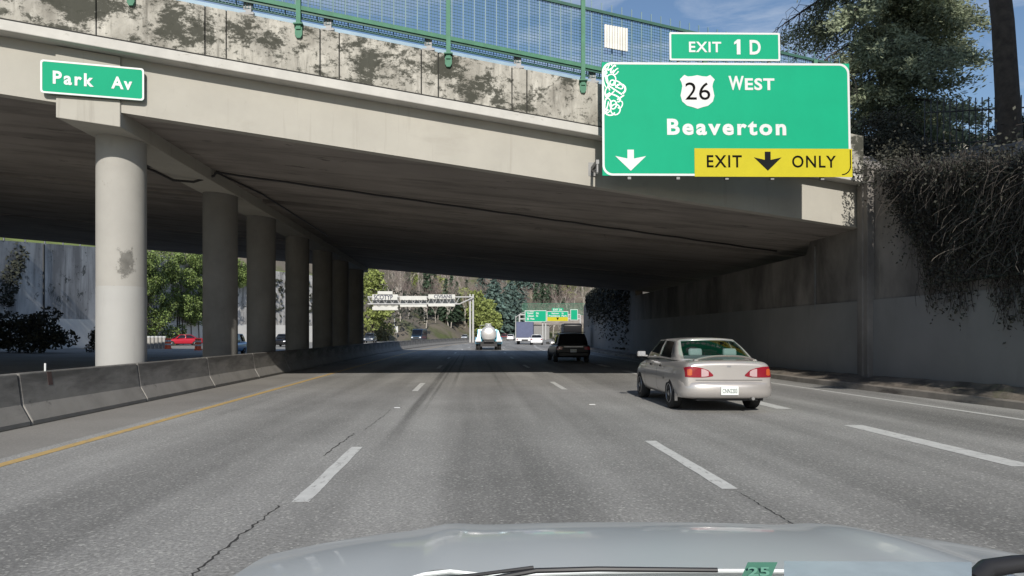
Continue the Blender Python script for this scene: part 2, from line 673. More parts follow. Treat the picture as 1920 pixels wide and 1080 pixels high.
DIRT = mat('dirt_verge', (0.16, 0.135, 0.11), 0.95, var=0.35, scale=1.5, bump=0.5, bscale=9, stains=[
    dict(col=(0.045, 0.04, 0.035), scale=(1.5, 0.7, 1), lo=0.48, hi=0.6, amt=0.8),
    dict(col=(0.07, 0.085, 0.03), scale=(1.1, 1.1, 1), lo=0.6, hi=0.7, amt=0.7)])
KERB = mat('kerb_concrete', (0.24, 0.215, 0.185), 0.9, var=0.25, scale=2, bump=0.2, stains=[
    dict(col=(0.06, 0.05, 0.045), scale=(2, 0.6, 4), lo=0.5, hi=0.62, amt=0.8)])
BARK = mat('bark', (0.055, 0.045, 0.036), 0.95, var=0.35, scale=6, bump=0.6, bscale=14)
BARKL = mat('pale_bark', (0.40, 0.37, 0.33), 0.95, var=0.3, scale=2)
TWIG = mat('twig', (0.20, 0.172, 0.152), 0.95, var=0.3, scale=2, island=0.4)
TWIGR = mat('reddish_twig', (0.205, 0.16, 0.15), 0.95, var=0.3, scale=2, island=0.4)
TWIGD = mat('dark_twig', (0.05, 0.043, 0.038), 0.95, var=0.3, scale=2, island=0.5)
NEEDLE = mat('conifer_needles', (0.24, 0.275, 0.18), 0.75, var=0.4, scale=0.6, island=0.5, transl=0.35)
NEEDLEB = mat('blue_conifer_needles', (0.075, 0.12, 0.105), 0.75, var=0.35, scale=0.3, island=0.4)
NEEDLED = mat('dark_conifer_needles', (0.035, 0.062, 0.034), 0.8, var=0.35, scale=0.3, island=0.4)
LEAFG = mat('light_green_leaves', (0.21, 0.25, 0.07), 0.7, var=0.3, scale=0.4, island=0.45, transl=0.2)
IVY = mat('ivy_leaves', (0.14, 0.195, 0.055), 0.6, var=0.3, scale=0.5, island=0.45, transl=0.15)
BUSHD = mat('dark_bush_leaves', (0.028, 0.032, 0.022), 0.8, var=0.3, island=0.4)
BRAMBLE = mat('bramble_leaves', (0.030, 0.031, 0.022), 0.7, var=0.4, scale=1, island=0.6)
REDSHRUB = mat('red_shrub_leaves', (0.16, 0.055, 0.035), 0.8, island=0.4)

# ------------------------------------------------------------------ the setting: ground and roads
mb = MB()
mb.quad((-1500, -300, -0.35), (1500, -300, -0.35), (1500, 2500, -0.35), (-1500, 2500, -0.35))
tag(mb.build('ground', GRASS), kind='structure')


def ribbon(fl, fr, ys, z):
    m_ = MB()
    m_.grid([[(fl(y), y, z), (fr(y), y, z)] for y in ys])
    return m_


YS = [-12, 0, 8] + list(range(14, 46, 4)) + list(range(46, 330, 6))
EDGE = [(-12, 11.4), (10, 10.5), (14, 10.3), (22.5, 9.62), (40, 9.5), (400, 9.4)]


def lerp(tab, x):
    for (a, b), (c, d) in zip(tab, tab[1:]):
        if x <= c:
            return b + (d - b) * (x - a) / (c - a)
    return tab[-1][1]


road = ribbon(lambda y: -5.4 + shift(y), lambda y: lerp(EDGE, y) + shift(y), YS, 0.0).build('road', ASPHALT)
tag(road, kind='structure')
tag(ribbon(lambda y: -7.4 + shift(y), lambda y: -5.4 + shift(y), YS, 0.0).build('road_shoulder', SHOULDER), kind='structure')


def left_edge(y):
    return lerp([(-20, -42.3), (116, -42.3), (150, -32), (175, -25), (400, -23)], y) + (shift(y) if y > 60 else 0)


tag(ribbon(left_edge, lambda y: -7.4 + shift(y), YS, -0.004).build('opposite_road', ASPHALT2), kind='structure')


def stripe(name, x, y0, y1, wd, m, z=0.004, n=1, fx=None, jag=0.0):
    m_ = MB()
    k = max(1, int((y1 - y0) / 1.0)) if jag else max(1, int((y1 - y0) / 6))
    rows = []
    for i in range(k + 1):
        y = y0 + (y1 - y0) * i / k
        xx = (fx(y) if fx else x) + shift(y)
        j = rnd.uniform(-jag, jag)
        rows.append([(xx - wd / 2 + j, y, z), (xx + wd / 2 + j + rnd.uniform(-jag, jag) * 0.5, y, z)])
    m_.grid(rows)
    return tag(m_.build(name, m), kind='structure')


stripe('yellow_edge_line', -5.12, -4, 260, 0.15, YELLOW_MARK, jag=0.008)
stripe('white_edge_line', 9, -4, 120, 0.13, WHITE_MARK, jag=0.008,
       fx=lambda y: lerp([(-4, 9.9), (12.2, 9.15), (21.5, 8.72), (45, 8.4), (130, 8.0)], y))
# lane dashes: one sheet per lane line (paint on the road)
for (x, ph) in ((-1.46, 6.22), (2.36, 6.75), (5.93, 7.9)):
    m_ = MB()
    y = ph
    while y < 230:
        ln = 3.05
        if x == 5.93:
            ln = 3.6 if y < 9 else 2.6
        xs = x + shift(y + 1.5)
        hw = .15 if x == 5.93 else .073
        pts_l, pts_r = [], []
        for i in range(9):
            yy = y + ln * i / 8
            pts_l.append((xs - hw + rnd.uniform(-.006, .006), yy, 0.004))
            pts_r.append((xs + hw + rnd.uniform(-.006, .006), yy, 0.004))
        m_.grid([[a, b] for a, b in zip(pts_l, pts_r)])
        y += 6.1 if x == 5.93 else 12.2
    tag(m_.build('lane_marking', WHITE_MARK), kind='structure')


# cracks along the lane joints
def crack(pts, wd, seed):
    r = random.Random(seed)
    m_ = MB()
    row = []
    for (a, b) in zip(pts, pts[1:]):
        k = 30
        for i in range(k):
            t = i / k
            x = a[0] + (b[0] - a[0]) * t + r.gauss(0, 0.010)
            y = a[1] + (b[1] - a[1]) * t
            q = wd * r.uniform(0.1, 1.0)
            row.append([(x - q, y, 0.003), (x + q, y, 0.003)])
    m_.grid(row)
    return m_


mm = MB()
for pts, wd, sd in (([(-1.62, 3.2), (-1.66, 4.6), (-1.60, 6.15)], 0.011, 1), ([(2.25, 4.4), (2.40, 5.6), (2.38, 6.7)], 0.007, 2),
                    ([(-1.75, 8.6), (-1.7, 10.6)], 0.012, 3), ([(-1.6, 11), (-1.55, 14)], 0.006, 5)):
    c_ = crack(pts, wd, sd)
    mm.add(c_.v, c_.f)
tag(mm.build('road_crack', CRACK), kind='structure')

# raised pavement markers
for i, (px, py) in enumerate(((745, 765), (1110, 759))):
    Y = F * CH / (py - VY)
    X = (px - VX) * Y / F
    e = empty('road_stud', (X, Y, 0), ['low dark raised marker stud between the dashes of the left lane line',
                                      'low pale raised marker stud in the dashed line left of the silver sedan'][i], 'road stud')
    m_ = MB()
    m_.hexa([(X - .08, Y - .05, 0.001), (X + .08, Y - .05, 0.001), (X + .08, Y + .05, 0.001), (X - .08, Y + .05, 0.001)],
            [(X - .06, Y - .02, .02), (X + .06, Y - .02, .02), (X + .06, Y + .02, .02), (X - .06, Y + .02, .02)])
    m_.build('stud_body', [GALVD, BARRIER][i], e)
    m_ = MB()
    m_.quad((X - .065, Y - .044, .006), (X + .065, Y - .044, .006), (X + .05, Y - .028, .017), (X - .05, Y - .028, .017))
    m_.build('reflector', SIGNWHITE, e)


def wallx(y):
    return lerp([(-12, 10.92), (20, 10.86), (60, 10.8), (100, 12.8), (130, 13.9), (400, 14.2)], y) + shift(y)


# kerb and verge on the right
m_ = MB()
rows = []
for y in YS:
    e0 = lerp(EDGE, y) + shift(y)
    rows.append([(e0, y, -0.05), (e0 + 0.02, y, 0.13), (e0 + 0.04, y, 0.15), (e0 + 0.18, y, 0.15)])
m_.grid(rows)
tag(m_.build('kerb', KERB, smooth=True, angle=30), kind='structure')
m_ = MB()
rows = []
yv = [y / 2 for y in range(-24, 300)] + list(range(150, 330, 6))
for y in yv:
    a = lerp(EDGE, y) + shift(y) + 0.18
    b = wallx(y)
    zb = lerp([(-12, .42), (14.5, .41), (20.5, .305), (24.4, .25), (45, .15), (400, .15)], y)
    row = []
    for i in range(7):
        t = i / 6
        z = 0.146 + (zb - 0.146) * t + (rnd.uniform(-.03, .05) if 0 < i < 6 else 0)
        row.append((a + (b - a) * t, y, z))
    rows.append(row)
m_.grid(rows)
tag(m_.build('verge', DIRT, smooth=True, angle=180), kind='structure')

# hill behind the bridge
def hill_h(X, Y):
    s = X - shift(Y)
    le = left_edge(Y) - shift(Y)
    h = -0.5
    if Y < 152:                           # terrace behind the left retaining wall
        if s < le - 4:
            h = 12.3 + (le - 4 - s) * .15
    elif s < le - 0.3:
        h = min(34, 0.5 + (le - 0.3 - s) * 0.62)
    if s > 15.5:
        h = min(24, 5.6 + (s - 15.5) * 0.25)
    if Y > 255:
        h = max(h, min(38, (Y - 255) * 0.42))
    return h


hx = np.concatenate([np.arange(-260, -60, 10), np.arange(-60, 120, 2.5), np.arange(120, 260, 10)])
hy = np.concatenate([np.arange(64, 330, 3.0), np.arange(330, 520, 10)])
rows = []
m_ = MB()
for y in hy:
    row = []
    for x in hx:
        h = hill_h(x, y)
        n_ = 0.5 * math.sin(x * .31 + y * .17) + 0.4 * math.sin(x * .13 - y * .23)
        row.append((x, y, h + (n_ if h > 0 else 0)))
    rows.append(row)
m_.grid(rows)
tag(m_.build('hill', GRASS, smooth=True, angle=180), kind='structure')


# ------------------------------------------------------------------ the overpass
def Yn(x):
    return 15.35 + 0.28 * (x + 8)


def Yf(x):
    return 52.0 - 0.11 * (x + 7.7)


def zs(x):
    return 6.15 - 0.093 * (x + 8)


def Yj(x):
    return 25.4 + 0.07 * (x + 6.9)


XL, XR = -43.0, 13.0
br = empty('overpass', (-8, 30, 0), 'grey concrete road bridge crossing the motorway on round columns with a moss-stained parapet', 'bridge')


def slab(f0, f1, z0, z1, xa=XL, xb=XR, n=14):
    m_ = MB()
    xs = [xa + (xb - xa) * i / n for i in range(n + 1)]
    for a, b in zip(xs, xs[1:]):
        m_.hexa([(a, f0(a), zs(a) + z0), (b, f0(b), zs(b) + z0), (b, f1(b), zs(b) + z0), (a, f1(a), zs(a) + z0)],
                [(a, f0(a), zs(a) + z1), (b, f0(b), zs(b) + z1), (b, f1(b), zs(b) + z1), (a, f1(a), zs(a) + z1)])
    bm = bmesh.new()
    me = bpy.data.meshes.new('t')
    me.from_pydata(m_.v, [], m_.f)
    bm.from_mesh(me)
    bmesh.ops.remove_doubles(bm, verts=bm.verts, dist=1e-4)
    # drop the interior faces between hexas
    bmesh.ops.delete(bm, geom=[f for f in bm.faces if all(len(e.link_faces) > 2 for e in f.edges) and abs(f.normal.x) > .9], context='FACES')
    bm.to_mesh(me)
    bm.free()
    q = MB()
    q.v = [tuple(v.co) for v in me.vertices]
    q.f = [tuple(p.vertices) for p in me.polygons]
    q.mi = [0] * len(q.f)
    return q


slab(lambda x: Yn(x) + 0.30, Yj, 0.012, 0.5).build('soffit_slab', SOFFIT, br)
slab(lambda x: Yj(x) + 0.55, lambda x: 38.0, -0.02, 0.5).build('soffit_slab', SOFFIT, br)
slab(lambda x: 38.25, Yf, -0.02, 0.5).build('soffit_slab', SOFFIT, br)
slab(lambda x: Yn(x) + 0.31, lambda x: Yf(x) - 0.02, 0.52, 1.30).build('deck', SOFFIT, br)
slab(Yn, lambda x: Yn(x) + 0.30, 0.0, 1.17, XL, 10.80).build('girder', GIRDER, br)
bevel(slab(lambda x: Yn(x) - 0.42, lambda x: Yn(x) + 0.5, 1.172, 1.385, XL, 10.82).build('ledge', LEDGE, br), 0.02)
slab(lambda x: Yf(x) - 0.02, lambda x: Yf(x) + 0.3, 0.0, 1.30).build('girder', GIRDER, br)
slab(lambda x: Yf(x) + 0.02, lambda x: Yf(x) + 0.32, 1.302, 2.45).build('parapet', PARAPET, br)


def near_x(px, off):
    """X on the line parallel to the near edge (offset towards the camera by off) seen at photo column px"""
    k = (px - VX) / F
    Y = (15.35 + 2.24 - off) / (1 - 0.28 * k)
    return k * Y


# parapet panels with open joints, a recessed core behind
joints = [near_x(p, 0.36) for p in (180, 384, 424, 600, 636, 790, 822, 960, 988)]
edges = [XL, -24, -20, -16, -12.5] + joints + [4.6, 6.3, 6.75, 8.9, 9.35, 10.75]
for i, (a, b) in enumerate(zip(edges, edges[1:])):
    pil = (b - a) < 0.7
    off = 0.352 if pil else 0.36
    q = slab(lambda x: Yn(x) - off, lambda x: Yn(x) - 0.08, 1.387, 2.47, a + 0.012, b - 0.012, 2)
    bevel(q.build('parapet_panel', PARAPET, br), 0.012)
slab(lambda x: Yn(x) - 0.30, lambda x: Yn(x) - 0.10, 1.388, 2.44, XL, 10.7).build('parapet_core', mat('joint_dark', (0.03, 0.03, 0.027), 0.95), br)

slab(lambda x: Yn(x) - 0.372, lambda x: Yn(x) - 0.2, 1.3865, 1.425, XL, 10.74).build('base_joint', MATS['joint_dark'], br)
# pier cap and columns
capx = -8.0
m_ = MB()
zc = zs(capx)
for (y0, y1, z0) in ((Yn(capx) - 0.05, 52.0, -0.32),):
    m_.hexa([(capx - .585, y0 - .16, zc + z0 + .054), (capx + .585, y0 + .16, zc + z0 - .054), (capx + .585, y1, zc + z0 - .054), (capx - .585, y1, zc + z0 + .054)],
            [(capx - .585, y0 - .16, zc + .2), (capx + .585, y0 + .16, zc + .2), (capx + .585, y1, zc + .2), (capx - .585, y1, zc + .2)])
bevel(m_.build('pier_cap', GIRDER, br), 0.015)
m_ = MB()
m_.hexa([(capx - .585, Yn(capx) - .214, zc + .201), (capx + .585, Yn(capx) + .114, zc + .201), (capx + .585, Yn(capx) + .25, zc + .201), (capx - .585, Yn(capx) + .1, zc + .201)],
        [(capx - .585, Yn(capx) - .214, zc + 1.20), (capx + .585, Yn(capx) + .114, zc + 1.10), (capx + .585, Yn(capx) + .25, zc + 1.10), (capx - .585, Yn(capx) + .1, zc + 1.20)])
m_.build('cap_pilaster', GIRDER, br)
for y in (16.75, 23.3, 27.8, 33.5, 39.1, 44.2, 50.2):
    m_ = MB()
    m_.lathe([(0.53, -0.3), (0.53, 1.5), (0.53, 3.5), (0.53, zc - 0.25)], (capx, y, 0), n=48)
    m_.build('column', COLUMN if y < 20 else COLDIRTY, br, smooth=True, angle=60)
    if y > 20:
        continue
    m_ = MB()
    m_.lathe([(0.5335, -0.3), (0.5335, 2.58 + .1 * math.sin(y))], (capx, y, 0), n=48)
    m_.build('painted_band', COLPAINT, br, smooth=True, angle=60)
# rough grime patch on the first column: a thin skin of dirt, ragged by its own noise
m_ = MB()
rows = []
for i in range(15):
    rows.append([(capx + .5355 * math.cos(-1.12 + (j / 12 - .5) * 1.5), 16.75 + .5355 * math.sin(-1.12 + (j / 12 - .5) * 1.5), 2.62 + .95 * i / 14) for j in range(13)])
m_.grid(rows)
GR = mat('grime', (0.165, 0.16, 0.145), .95, var=.3, scale=5)
gt_ = GR.node_tree
gn = gt_.nodes
gl_ = gt_.links.new
gtc = gn.new('ShaderNodeTexCoord')
gd = gn.new('ShaderNodeVectorMath')
gd.operation = 'DISTANCE'
gd.inputs[1].default_value = (.5, .5, .42)
gl_(gtc.outputs['Generated'], gd.inputs[0])
gno = gn.new('ShaderNodeTexNoise')
gno.inputs['Scale'].default_value = 4.5
gno.inputs['Detail'].default_value = 8
gno.inputs['Roughness'].default_value = .7
gl_(gtc.outputs['Object'], gno.inputs['Vector'])
gsub = gn.new('ShaderNodeMath')
gsub.operation = 'SUBTRACT'
gl_(gno.outputs['Fac'], gsub.inputs[0])
gl_(gd.outputs['Value'], gsub.inputs[1])
gmr = gn.new('ShaderNodeMapRange')
gmr.inputs[1].default_value = .04
gmr.inputs[2].default_value = .2
gmr.inputs[4].default_value = .85
gl_(gsub.outputs[0], gmr.inputs[0])
gl_(gmr.outputs[0], gn['Principled BSDF'].inputs['Alpha'])
m_.build('grime_patch', GR, br, smooth=True, angle=180)
# cables under the soffit
cb = empty('cable', (-2, 20, 0), 'thin black cable sagging along the underside of the bridge', 'cable')
pts = []
for i in range(30):
    t = i / 29
    x = -7.3 + 18.0 * t
    y = Yn(x) + 5.35
    pts.append((x, y, zs(x) - 0.05 - 0.02 * abs(math.sin(i * 1.1))))
m_ = MB()
m_.tube(pts, 0.032, 6)
m_.build('cable_run', BLACKPL, cb)
m_ = MB()
pts = [(-9.8, 19.3, zs(-9.8) - .03), (-9.5, 19.6, zs(-9.5) - .25), (-9.1, 19.9, zs(-9.1) - .22), (-8.7, 20.2, zs(-8.7) - .33), (-8.4, 20.6, zs(-8.4) - .45),
       (-7.9, 20.8, zs(-8) - .42), (-7.35, 20.9, zs(-7.3) - .16), (-7.3, 20.9, zs(-7.3) - 0.05)]
m_.tube(pts, 0.035, 6)
m_.tube([(-7.3, 20.9, zs(-7.3) - .06), (-6.9, 24, zs(-7) - .05), (-6.7, 34, zs(-6.7) - .06)], 0.028, 6)
m_.box((-8.85, 20.1, zs(-8.9) - .12), (.35, .3, .2))
m_.build('cable_loop', BLACKPL, cb)

# ------------------------------------------------------------------ fence on the overpass
fe = empty('overpass_fence', (0, 17, 8), 'tall green mesh fence of wire panels and square posts along the bridge parapet', 'fence')
FO = 0.40                                  # fence line in front of the parapet


def fpt(x, z, off=FO):
    return (x, Yn(x) - off, zs(x) + z)


posts = [-3.82 + 3.25 * i for i in range(-4, 5)]
ztop, zlow = 4.25, 2.82
for x in posts:
    m_ = MB()
    x0, y0 = x, Yn(x) - FO
    ph_ = 2.5 if x < 4 else 1.9
    m_.box((x0, y0, zs(x) + 2.33 + ph_ / 2), (.10, .10, ph_))
    po = m_.build('fence_post', GREENPAINT, fe)
    m_ = MB()
    m_.prism([(x0 - .08, zs(x) + 2.41), (x0 + .08, zs(x) + 2.40), (x0 + .08, zs(x) + 2.22), (x0 + .04, zs(x) + 2.15), (x0 - .04, zs(x) + 2.15), (x0 - .08, zs(x) + 2.22)],
             y0 - .02, y0 + .036)
    m_.box((x0, y0 - .03, zs(x) + 2.44), (.20, .14, .025))
    m_.build('bracket', GREENPAINT, po)


def rail(z, hw, hh, m, name='rail', off=FO, xa=-17, xb=10.1, par=fe):
    m_ = MB()
    a, b = Vector(fpt(xa, z, off)), Vector(fpt(xb, z, off))
    m_.hexa([a + Vector((0, -hw, -hh)), b + Vector((0, -hw, -hh)), b + Vector((0, hw, -hh)), a + Vector((0, hw, -hh))],
            [a + Vector((0, -hw, hh)), b + Vector((0, -hw, hh)), b + Vector((0, hw, hh)), a + Vector((0, hw, hh))])
    return m_.build(name, m, par)


rail(ztop, .03, .035, DARKRAIL, off=FO - .06)
rail(zlow, .03, .045, GREENPAINT, off=FO - .02)
rail(zlow - .07, .012, .03, DARKRAIL, off=FO - .04)
# wire panel
m_ = MB()
x = -17.0
wt = 0.0062
d = Vector((1, 0.28, 0)).normalized()
while x < 10.1:
    a = Vector(fpt(x, zlow - 0.20, FO - .1))
    b = Vector(fpt(x, ztop + 0.02, FO - .1))
    m_.quad(a - d * wt, a + d * wt, b + d * wt, b - d * wt)
    m_.quad(a - Vector((0, wt, 0)), a + Vector((0, wt, 0)), b + Vector((0, wt, 0)), b - Vector((0, wt, 0)))
    x += 0.066
z = zlow - 0.20
while z < ztop:
    a, b = Vector(fpt(-17, z, FO - .1)), Vector(fpt(10.1, z, FO - .1))
    o = Vector((0, 0, wt * 1.1))
    m_.quad(a - o, b - o, b + o, a + o)
    o = Vector((0, wt, 0))
    m_.quad(a - o, b - o, b + o, a + o)
    z += 0.072
m_.build('wire_mesh', WIRE, fe, fix=False)
m_ = MB()
x = -17.0
while x < 10.1:
    p = fpt(x, 0, FO - .085)
    m_.box((p[0], p[1], p[2] + (zlow + ztop + .24) / 2), (.022, .022, ztop - zlow + .24))
    x += 0.262
pk = m_.build('pickets', WIRE, fe)
tag(pk, kind='stuff')

# low railing on the parapet top
lr = empty('parapet_railing', (0, 17, 8), 'low pale blue railing with stubby posts standing on top of the bridge parapet', 'railing')
rail(2.53, .05, .045, PALERAIL, 'base_rail', off=.22, par=lr)
rail(2.66, .03, .02, GREENPAINT, 'rail', off=.22, par=lr)
rail(2.80, .03, .02, mat('railing_olive', (0.30, 0.32, 0.25), .6), 'rail', off=.22, par=lr)
m_ = MB()
x = -17
while x < 10.1:
    p = fpt(x, 2.74, .22)
    m_.box(p, (.018, .018, .14))
    x += .33
tag(m_.build('balusters', DARKRAIL, lr), kind='stuff')
for x in [near_x(p, .22) for p in (300, 545 - 80, 615, 803, 970, 1110)] + [4.6, 6.5, 8.4, 10.0]:
    p = fpt(x, 2.70, .22)
    m_ = MB()
    m_.box(p, (.17, .12, .42))
    m_.box((p[0], p[1], p[2] - .20), (.3, .2, .05))
    m_.build('railing_post', mat('railing_grey', (0.30, 0.30, 0.30), .7), lr)

# white slatted board on the fence
pa = near_x(1133, .46)
pb = near_x(1177, .46)
bd = empty('notice_board', fpt((pa + pb) / 2, 3.5, .46), 'small white slatted board wired onto the bridge fence left of the exit tab', 'board')
m_ = MB()
nb = 9
for i in range(nb):
    x = pa + (pb - pa) * (i + .5) / nb
    p = fpt(x, 0, .46)
    zt = CH + (VY - 46 - i * 0.9) * p[1] / F
    zb_ = CH + (VY - 89 - i * 0.9) * p[1] / F
    m_.box((p[0], p[1], (zt + zb_) / 2), ((pb - pa) / nb * .8, .02, zt - zb_))
m_.build('slats', mat('board_white', (0.66, 0.64, 0.58), .7), bd)
m_ = MB()
for h in (58, 76):
    a = fpt(pa, 0, .435)
    b = fpt(pb, 0, .435)
    m_.tube([(a[0], a[1], CH + (VY - h) * a[1] / F), (b[0], b[1], CH + (VY - h - 6) * b[1] / F)], .015, 5)
m_.build('batten', GALVD, bd)


# ------------------------------------------------------------------ signs
def rounded(x0, x1, z0, z1, r, n=6):
    pts = []
    for cx, cz, a0 in ((x1 - r, z1 - r, 0), (x0 + r, z1 - r, 90), (x0 + r, z0 + r, 180), (x1 - r, z0 + r, 270)):
        for i in range(n + 1):
            a = R(a0 + 90 * i / n)
            pts.append((cx + r * math.cos(a), cz + r * math.sin(a)))
    return pts


def ring(m_, po, pi, y0, y1):
    n = len(po)
    for i in range(n):
        j = (i + 1) % n
        m_.add([(po[i][0], y0, po[i][1]), (po[j][0], y0, po[j][1]), (pi[j][0], y0, pi[j][1]), (pi[i][0], y0, pi[i][1])], [(0, 1, 2, 3)])
        m_.add([(po[i][0], y0, po[i][1]), (po[j][0], y0, po[j][1]), (po[j][0], y1, po[j][1]), (po[i][0], y1, po[i][1])], [(0, 1, 2, 3)])
        m_.add([(pi[i][0], y0, pi[i][1]), (pi[j][0], y0, pi[j][1]), (pi[j][0], y1, pi[j][1]), (pi[i][0], y1, pi[i][1])], [(0, 1, 2, 3)])


SY = 17.5
k = 0.01304 * 17.5 / 18
sg = empty('exit_sign', P(1364, 330, SY), 'large green overhead motorway sign reading 26 West Beaverton with a yellow exit only strip', 'road sign')
sg.rotation_euler = (R(-2.0), 0, R(0.9))


def sx_(px):
    return (px - 1364) * k


def sz_(py):
    return (330 - py) * k


def sbox(m_, x0, x1, z0, z1, y0, y1):
    m_.box(((x0 + x1) / 2, (y0 + y1) / 2, (z0 + z1) / 2), (x1 - x0, y1 - y0, z1 - z0))


m_ = MB()
sbox(m_, sx_(1129), sx_(1598), sz_(330), sz_(115), 0, .03)
m_.build('panel', SIGNGREEN, sg, world=False)
m_ = MB()
ring(m_, rounded(sx_(1129), sx_(1598), sz_(330), sz_(115), .24, 8), rounded(sx_(1133), sx_(1594), sz_(326), sz_(119), .20, 8), -.004, 0)
m_.build('border', SIGNWHITE, sg, world=False)
m_ = MB()
sbox(m_, sx_(1302), sx_(1600), sz_(331.5), sz_(278), -.012, -.005)
m_.build('yellow_panel', SIGNYELLOW, sg, world=False)
m_ = MB()      # black edge line bottom right of the yellow panel
cr = rounded(sx_(1302), sx_(1597.5), sz_(328), sz_(240), .22, 8)
ci = rounded(sx_(1302), sx_(1595.5), sz_(326), sz_(240), .20, 8)
n_ = len(cr)
for i in range(n_ - 1):
    a, b, c_, d_ = cr[i], cr[i + 1], ci[i + 1], ci[i]
    if i >= 27 and i < n_ - 1:
        m_.quad((a[0], -.014, a[1]), (b[0], -.014, b[1]), (c_[0], -.014, c_[1]), (d_[0], -.014, d_[1]))
m_.quad((sx_(1595.5), -.014, sz_(310)), (sx_(1597.5), -.014, sz_(310)), (sx_(1597.5), -.014, sz_(280)), (sx_(1595.5), -.014, sz_(280)))
m_.build('edge_line', SIGNBLACK, sg, world=False)
text('Beaverton', sx_(1251), sx_(1476), sz_(253), sz_(222), -.004, SIGNWHITE, sg, bold=.035, spacing=1.25)
text('W', sx_(1368), sx_(1397), sz_(167), sz_(140), -.004, SIGNWHITE, sg, bold=.03)
text('EST', sx_(1399), sx_(1455), sz_(167), sz_(144), -.004, SIGNWHITE, sg, bold=.03, spacing=1.12)
text('EXIT', sx_(1325), sx_(1391), sz_(314), sz_(291), -.014, SIGNBLACK, sg, bold=.014, spacing=1.15)
text('ONLY', sx_(1486), sx_(1569), sz_(314), sz_(291), -.014, SIGNBLACK, sg, bold=.012, spacing=1.15)


def arrow(cx, w, z0, z1, m, y):
    hw = w / 2
    m_ = MB()
    zm = z1 - (z1 - z0) * .30
    s_ = w * .105
    pts = [(cx, z0), (cx + hw, zm - .02), (cx + hw * .95, zm + .06), (cx + s_, zm - .10), (cx + s_, z1), (cx - s_, z1), (cx - s_, zm - .10), (cx - hw * .95, zm + .06), (cx - hw, zm - .02)]
    pts = [(cx, z0), (cx + hw, zm), (cx + s_, zm - .06), (cx + s_, z1), (cx - s_, z1), (cx - s_, zm - .06), (cx - hw, zm)]
    m_.prism(pts, y - .005, y)
    return m_.build('arrow', m, sg, world=False)


arrow(sx_(1182), 58 * k, sz_(321), sz_(281), SIGNWHITE, -.003)
arrow(sx_(1440), 52 * k, sz_(320), sz_(284), mat('arrow_grey', (0.012, 0.013, 0.014), .8, spec=.05), -.014)
# route shield
cxs = 1309
half = [(0, 203), (9, 200), (20, 197), (29, 189), (32, 178), (30, 168), (28.5, 160), (30, 153), (33, 147), (28, 142), (24.5, 138.5), (18, 141.5), (10, 141), (0, 139)]
pts = [(sx_(cxs + a), sz_(b)) for a, b in half] + [(sx_(cxs - a), sz_(b)) for a, b in half[-2:0:-1]]
m_ = MB()
m_.prism(pts, -.009, -.002)
m_.build('route_shield', SIGNWHITE, sg, world=False)
text('26', sx_(1286), sx_(1333), sz_(186), sz_(153), -.013, SIGNBLACK, sg, bold=-.002, spacing=1.02)
# exit tab
m_ = MB()
sbox(m_, sx_(1257), sx_(1467), sz_(111), sz_(57), 0, .03)
m_.build('exit_panel', SIGNGREEN, sg, world=False)
m_ = MB()
ring(m_, rounded(sx_(1257), sx_(1467), sz_(111), sz_(57), .03, 2), rounded(sx_(1260.5), sx_(1463.5), sz_(107.5), sz_(60.5), .015, 2), -.004, 0)
m_.build('border', SIGNWHITE, sg, world=False)
text('EXIT', sx_(1294), sx_(1355), sz_(95), sz_(75), -.004, SIGNWHITE, sg, bold=.02, spacing=1.12)
m_ = MB()
m_.prism([(sx_(1384.5), sz_(99)), (sx_(1391.5), sz_(99)), (sx_(1391.5), sz_(70)), (sx_(1386), sz_(70)), (sx_(1379.5), sz_(75.5)), (sx_(1379.5), sz_(80)), (sx_(1384.5), sz_(77.5))], -.009, -.003)
m_.build('lettering', SIGNWHITE, sg, world=False)
text('D', sx_(1409), sx_(1430), sz_(99), sz_(71), -.004, SIGNWHITE, sg, bold=.028)
# graffiti scrawl at the left edge
gr = random.Random(5)
m_ = MB()


def scrawl(pts, wd=.03):
    wd = wd * gr.uniform(.55, 1.25)
    for i in range(len(pts) - 1):
        (a, b), (c_, d_) = pts[i], pts[i + 1]
        v = Vector((c_ - a, d_ - b))
        if v.length < 1e-4:
            continue
        n2 = Vector((-v.y, v.x)).normalized() * wd / 2
        e2 = v.normalized() * wd * .3
        yy = -.005 - gr.random() * .0015
        m_.quad((a - e2.x + n2.x, yy, b - e2.y + n2.y), (a - e2.x - n2.x, yy, b - e2.y - n2.y), (c_ + e2.x - n2.x, yy, d_ + e2.y - n2.y), (c_ + e2.x + n2.x, yy, d_ + e2.y + n2.y))


def loop(cx, cy, rx, ry, a0, a1, n=14, tilt=0):
    o = []
    for i in range(n + 1):
        a = R(a0 + (a1 - a0) * i / n)
        x, y = rx * math.cos(a), ry * math.sin(a)
        t_ = R(tilt)
        o.append((sx_(cx + x * math.cos(t_) - y * math.sin(t_)), sz_(cy + x * math.sin(t_) + y * math.cos(t_))))
    return o


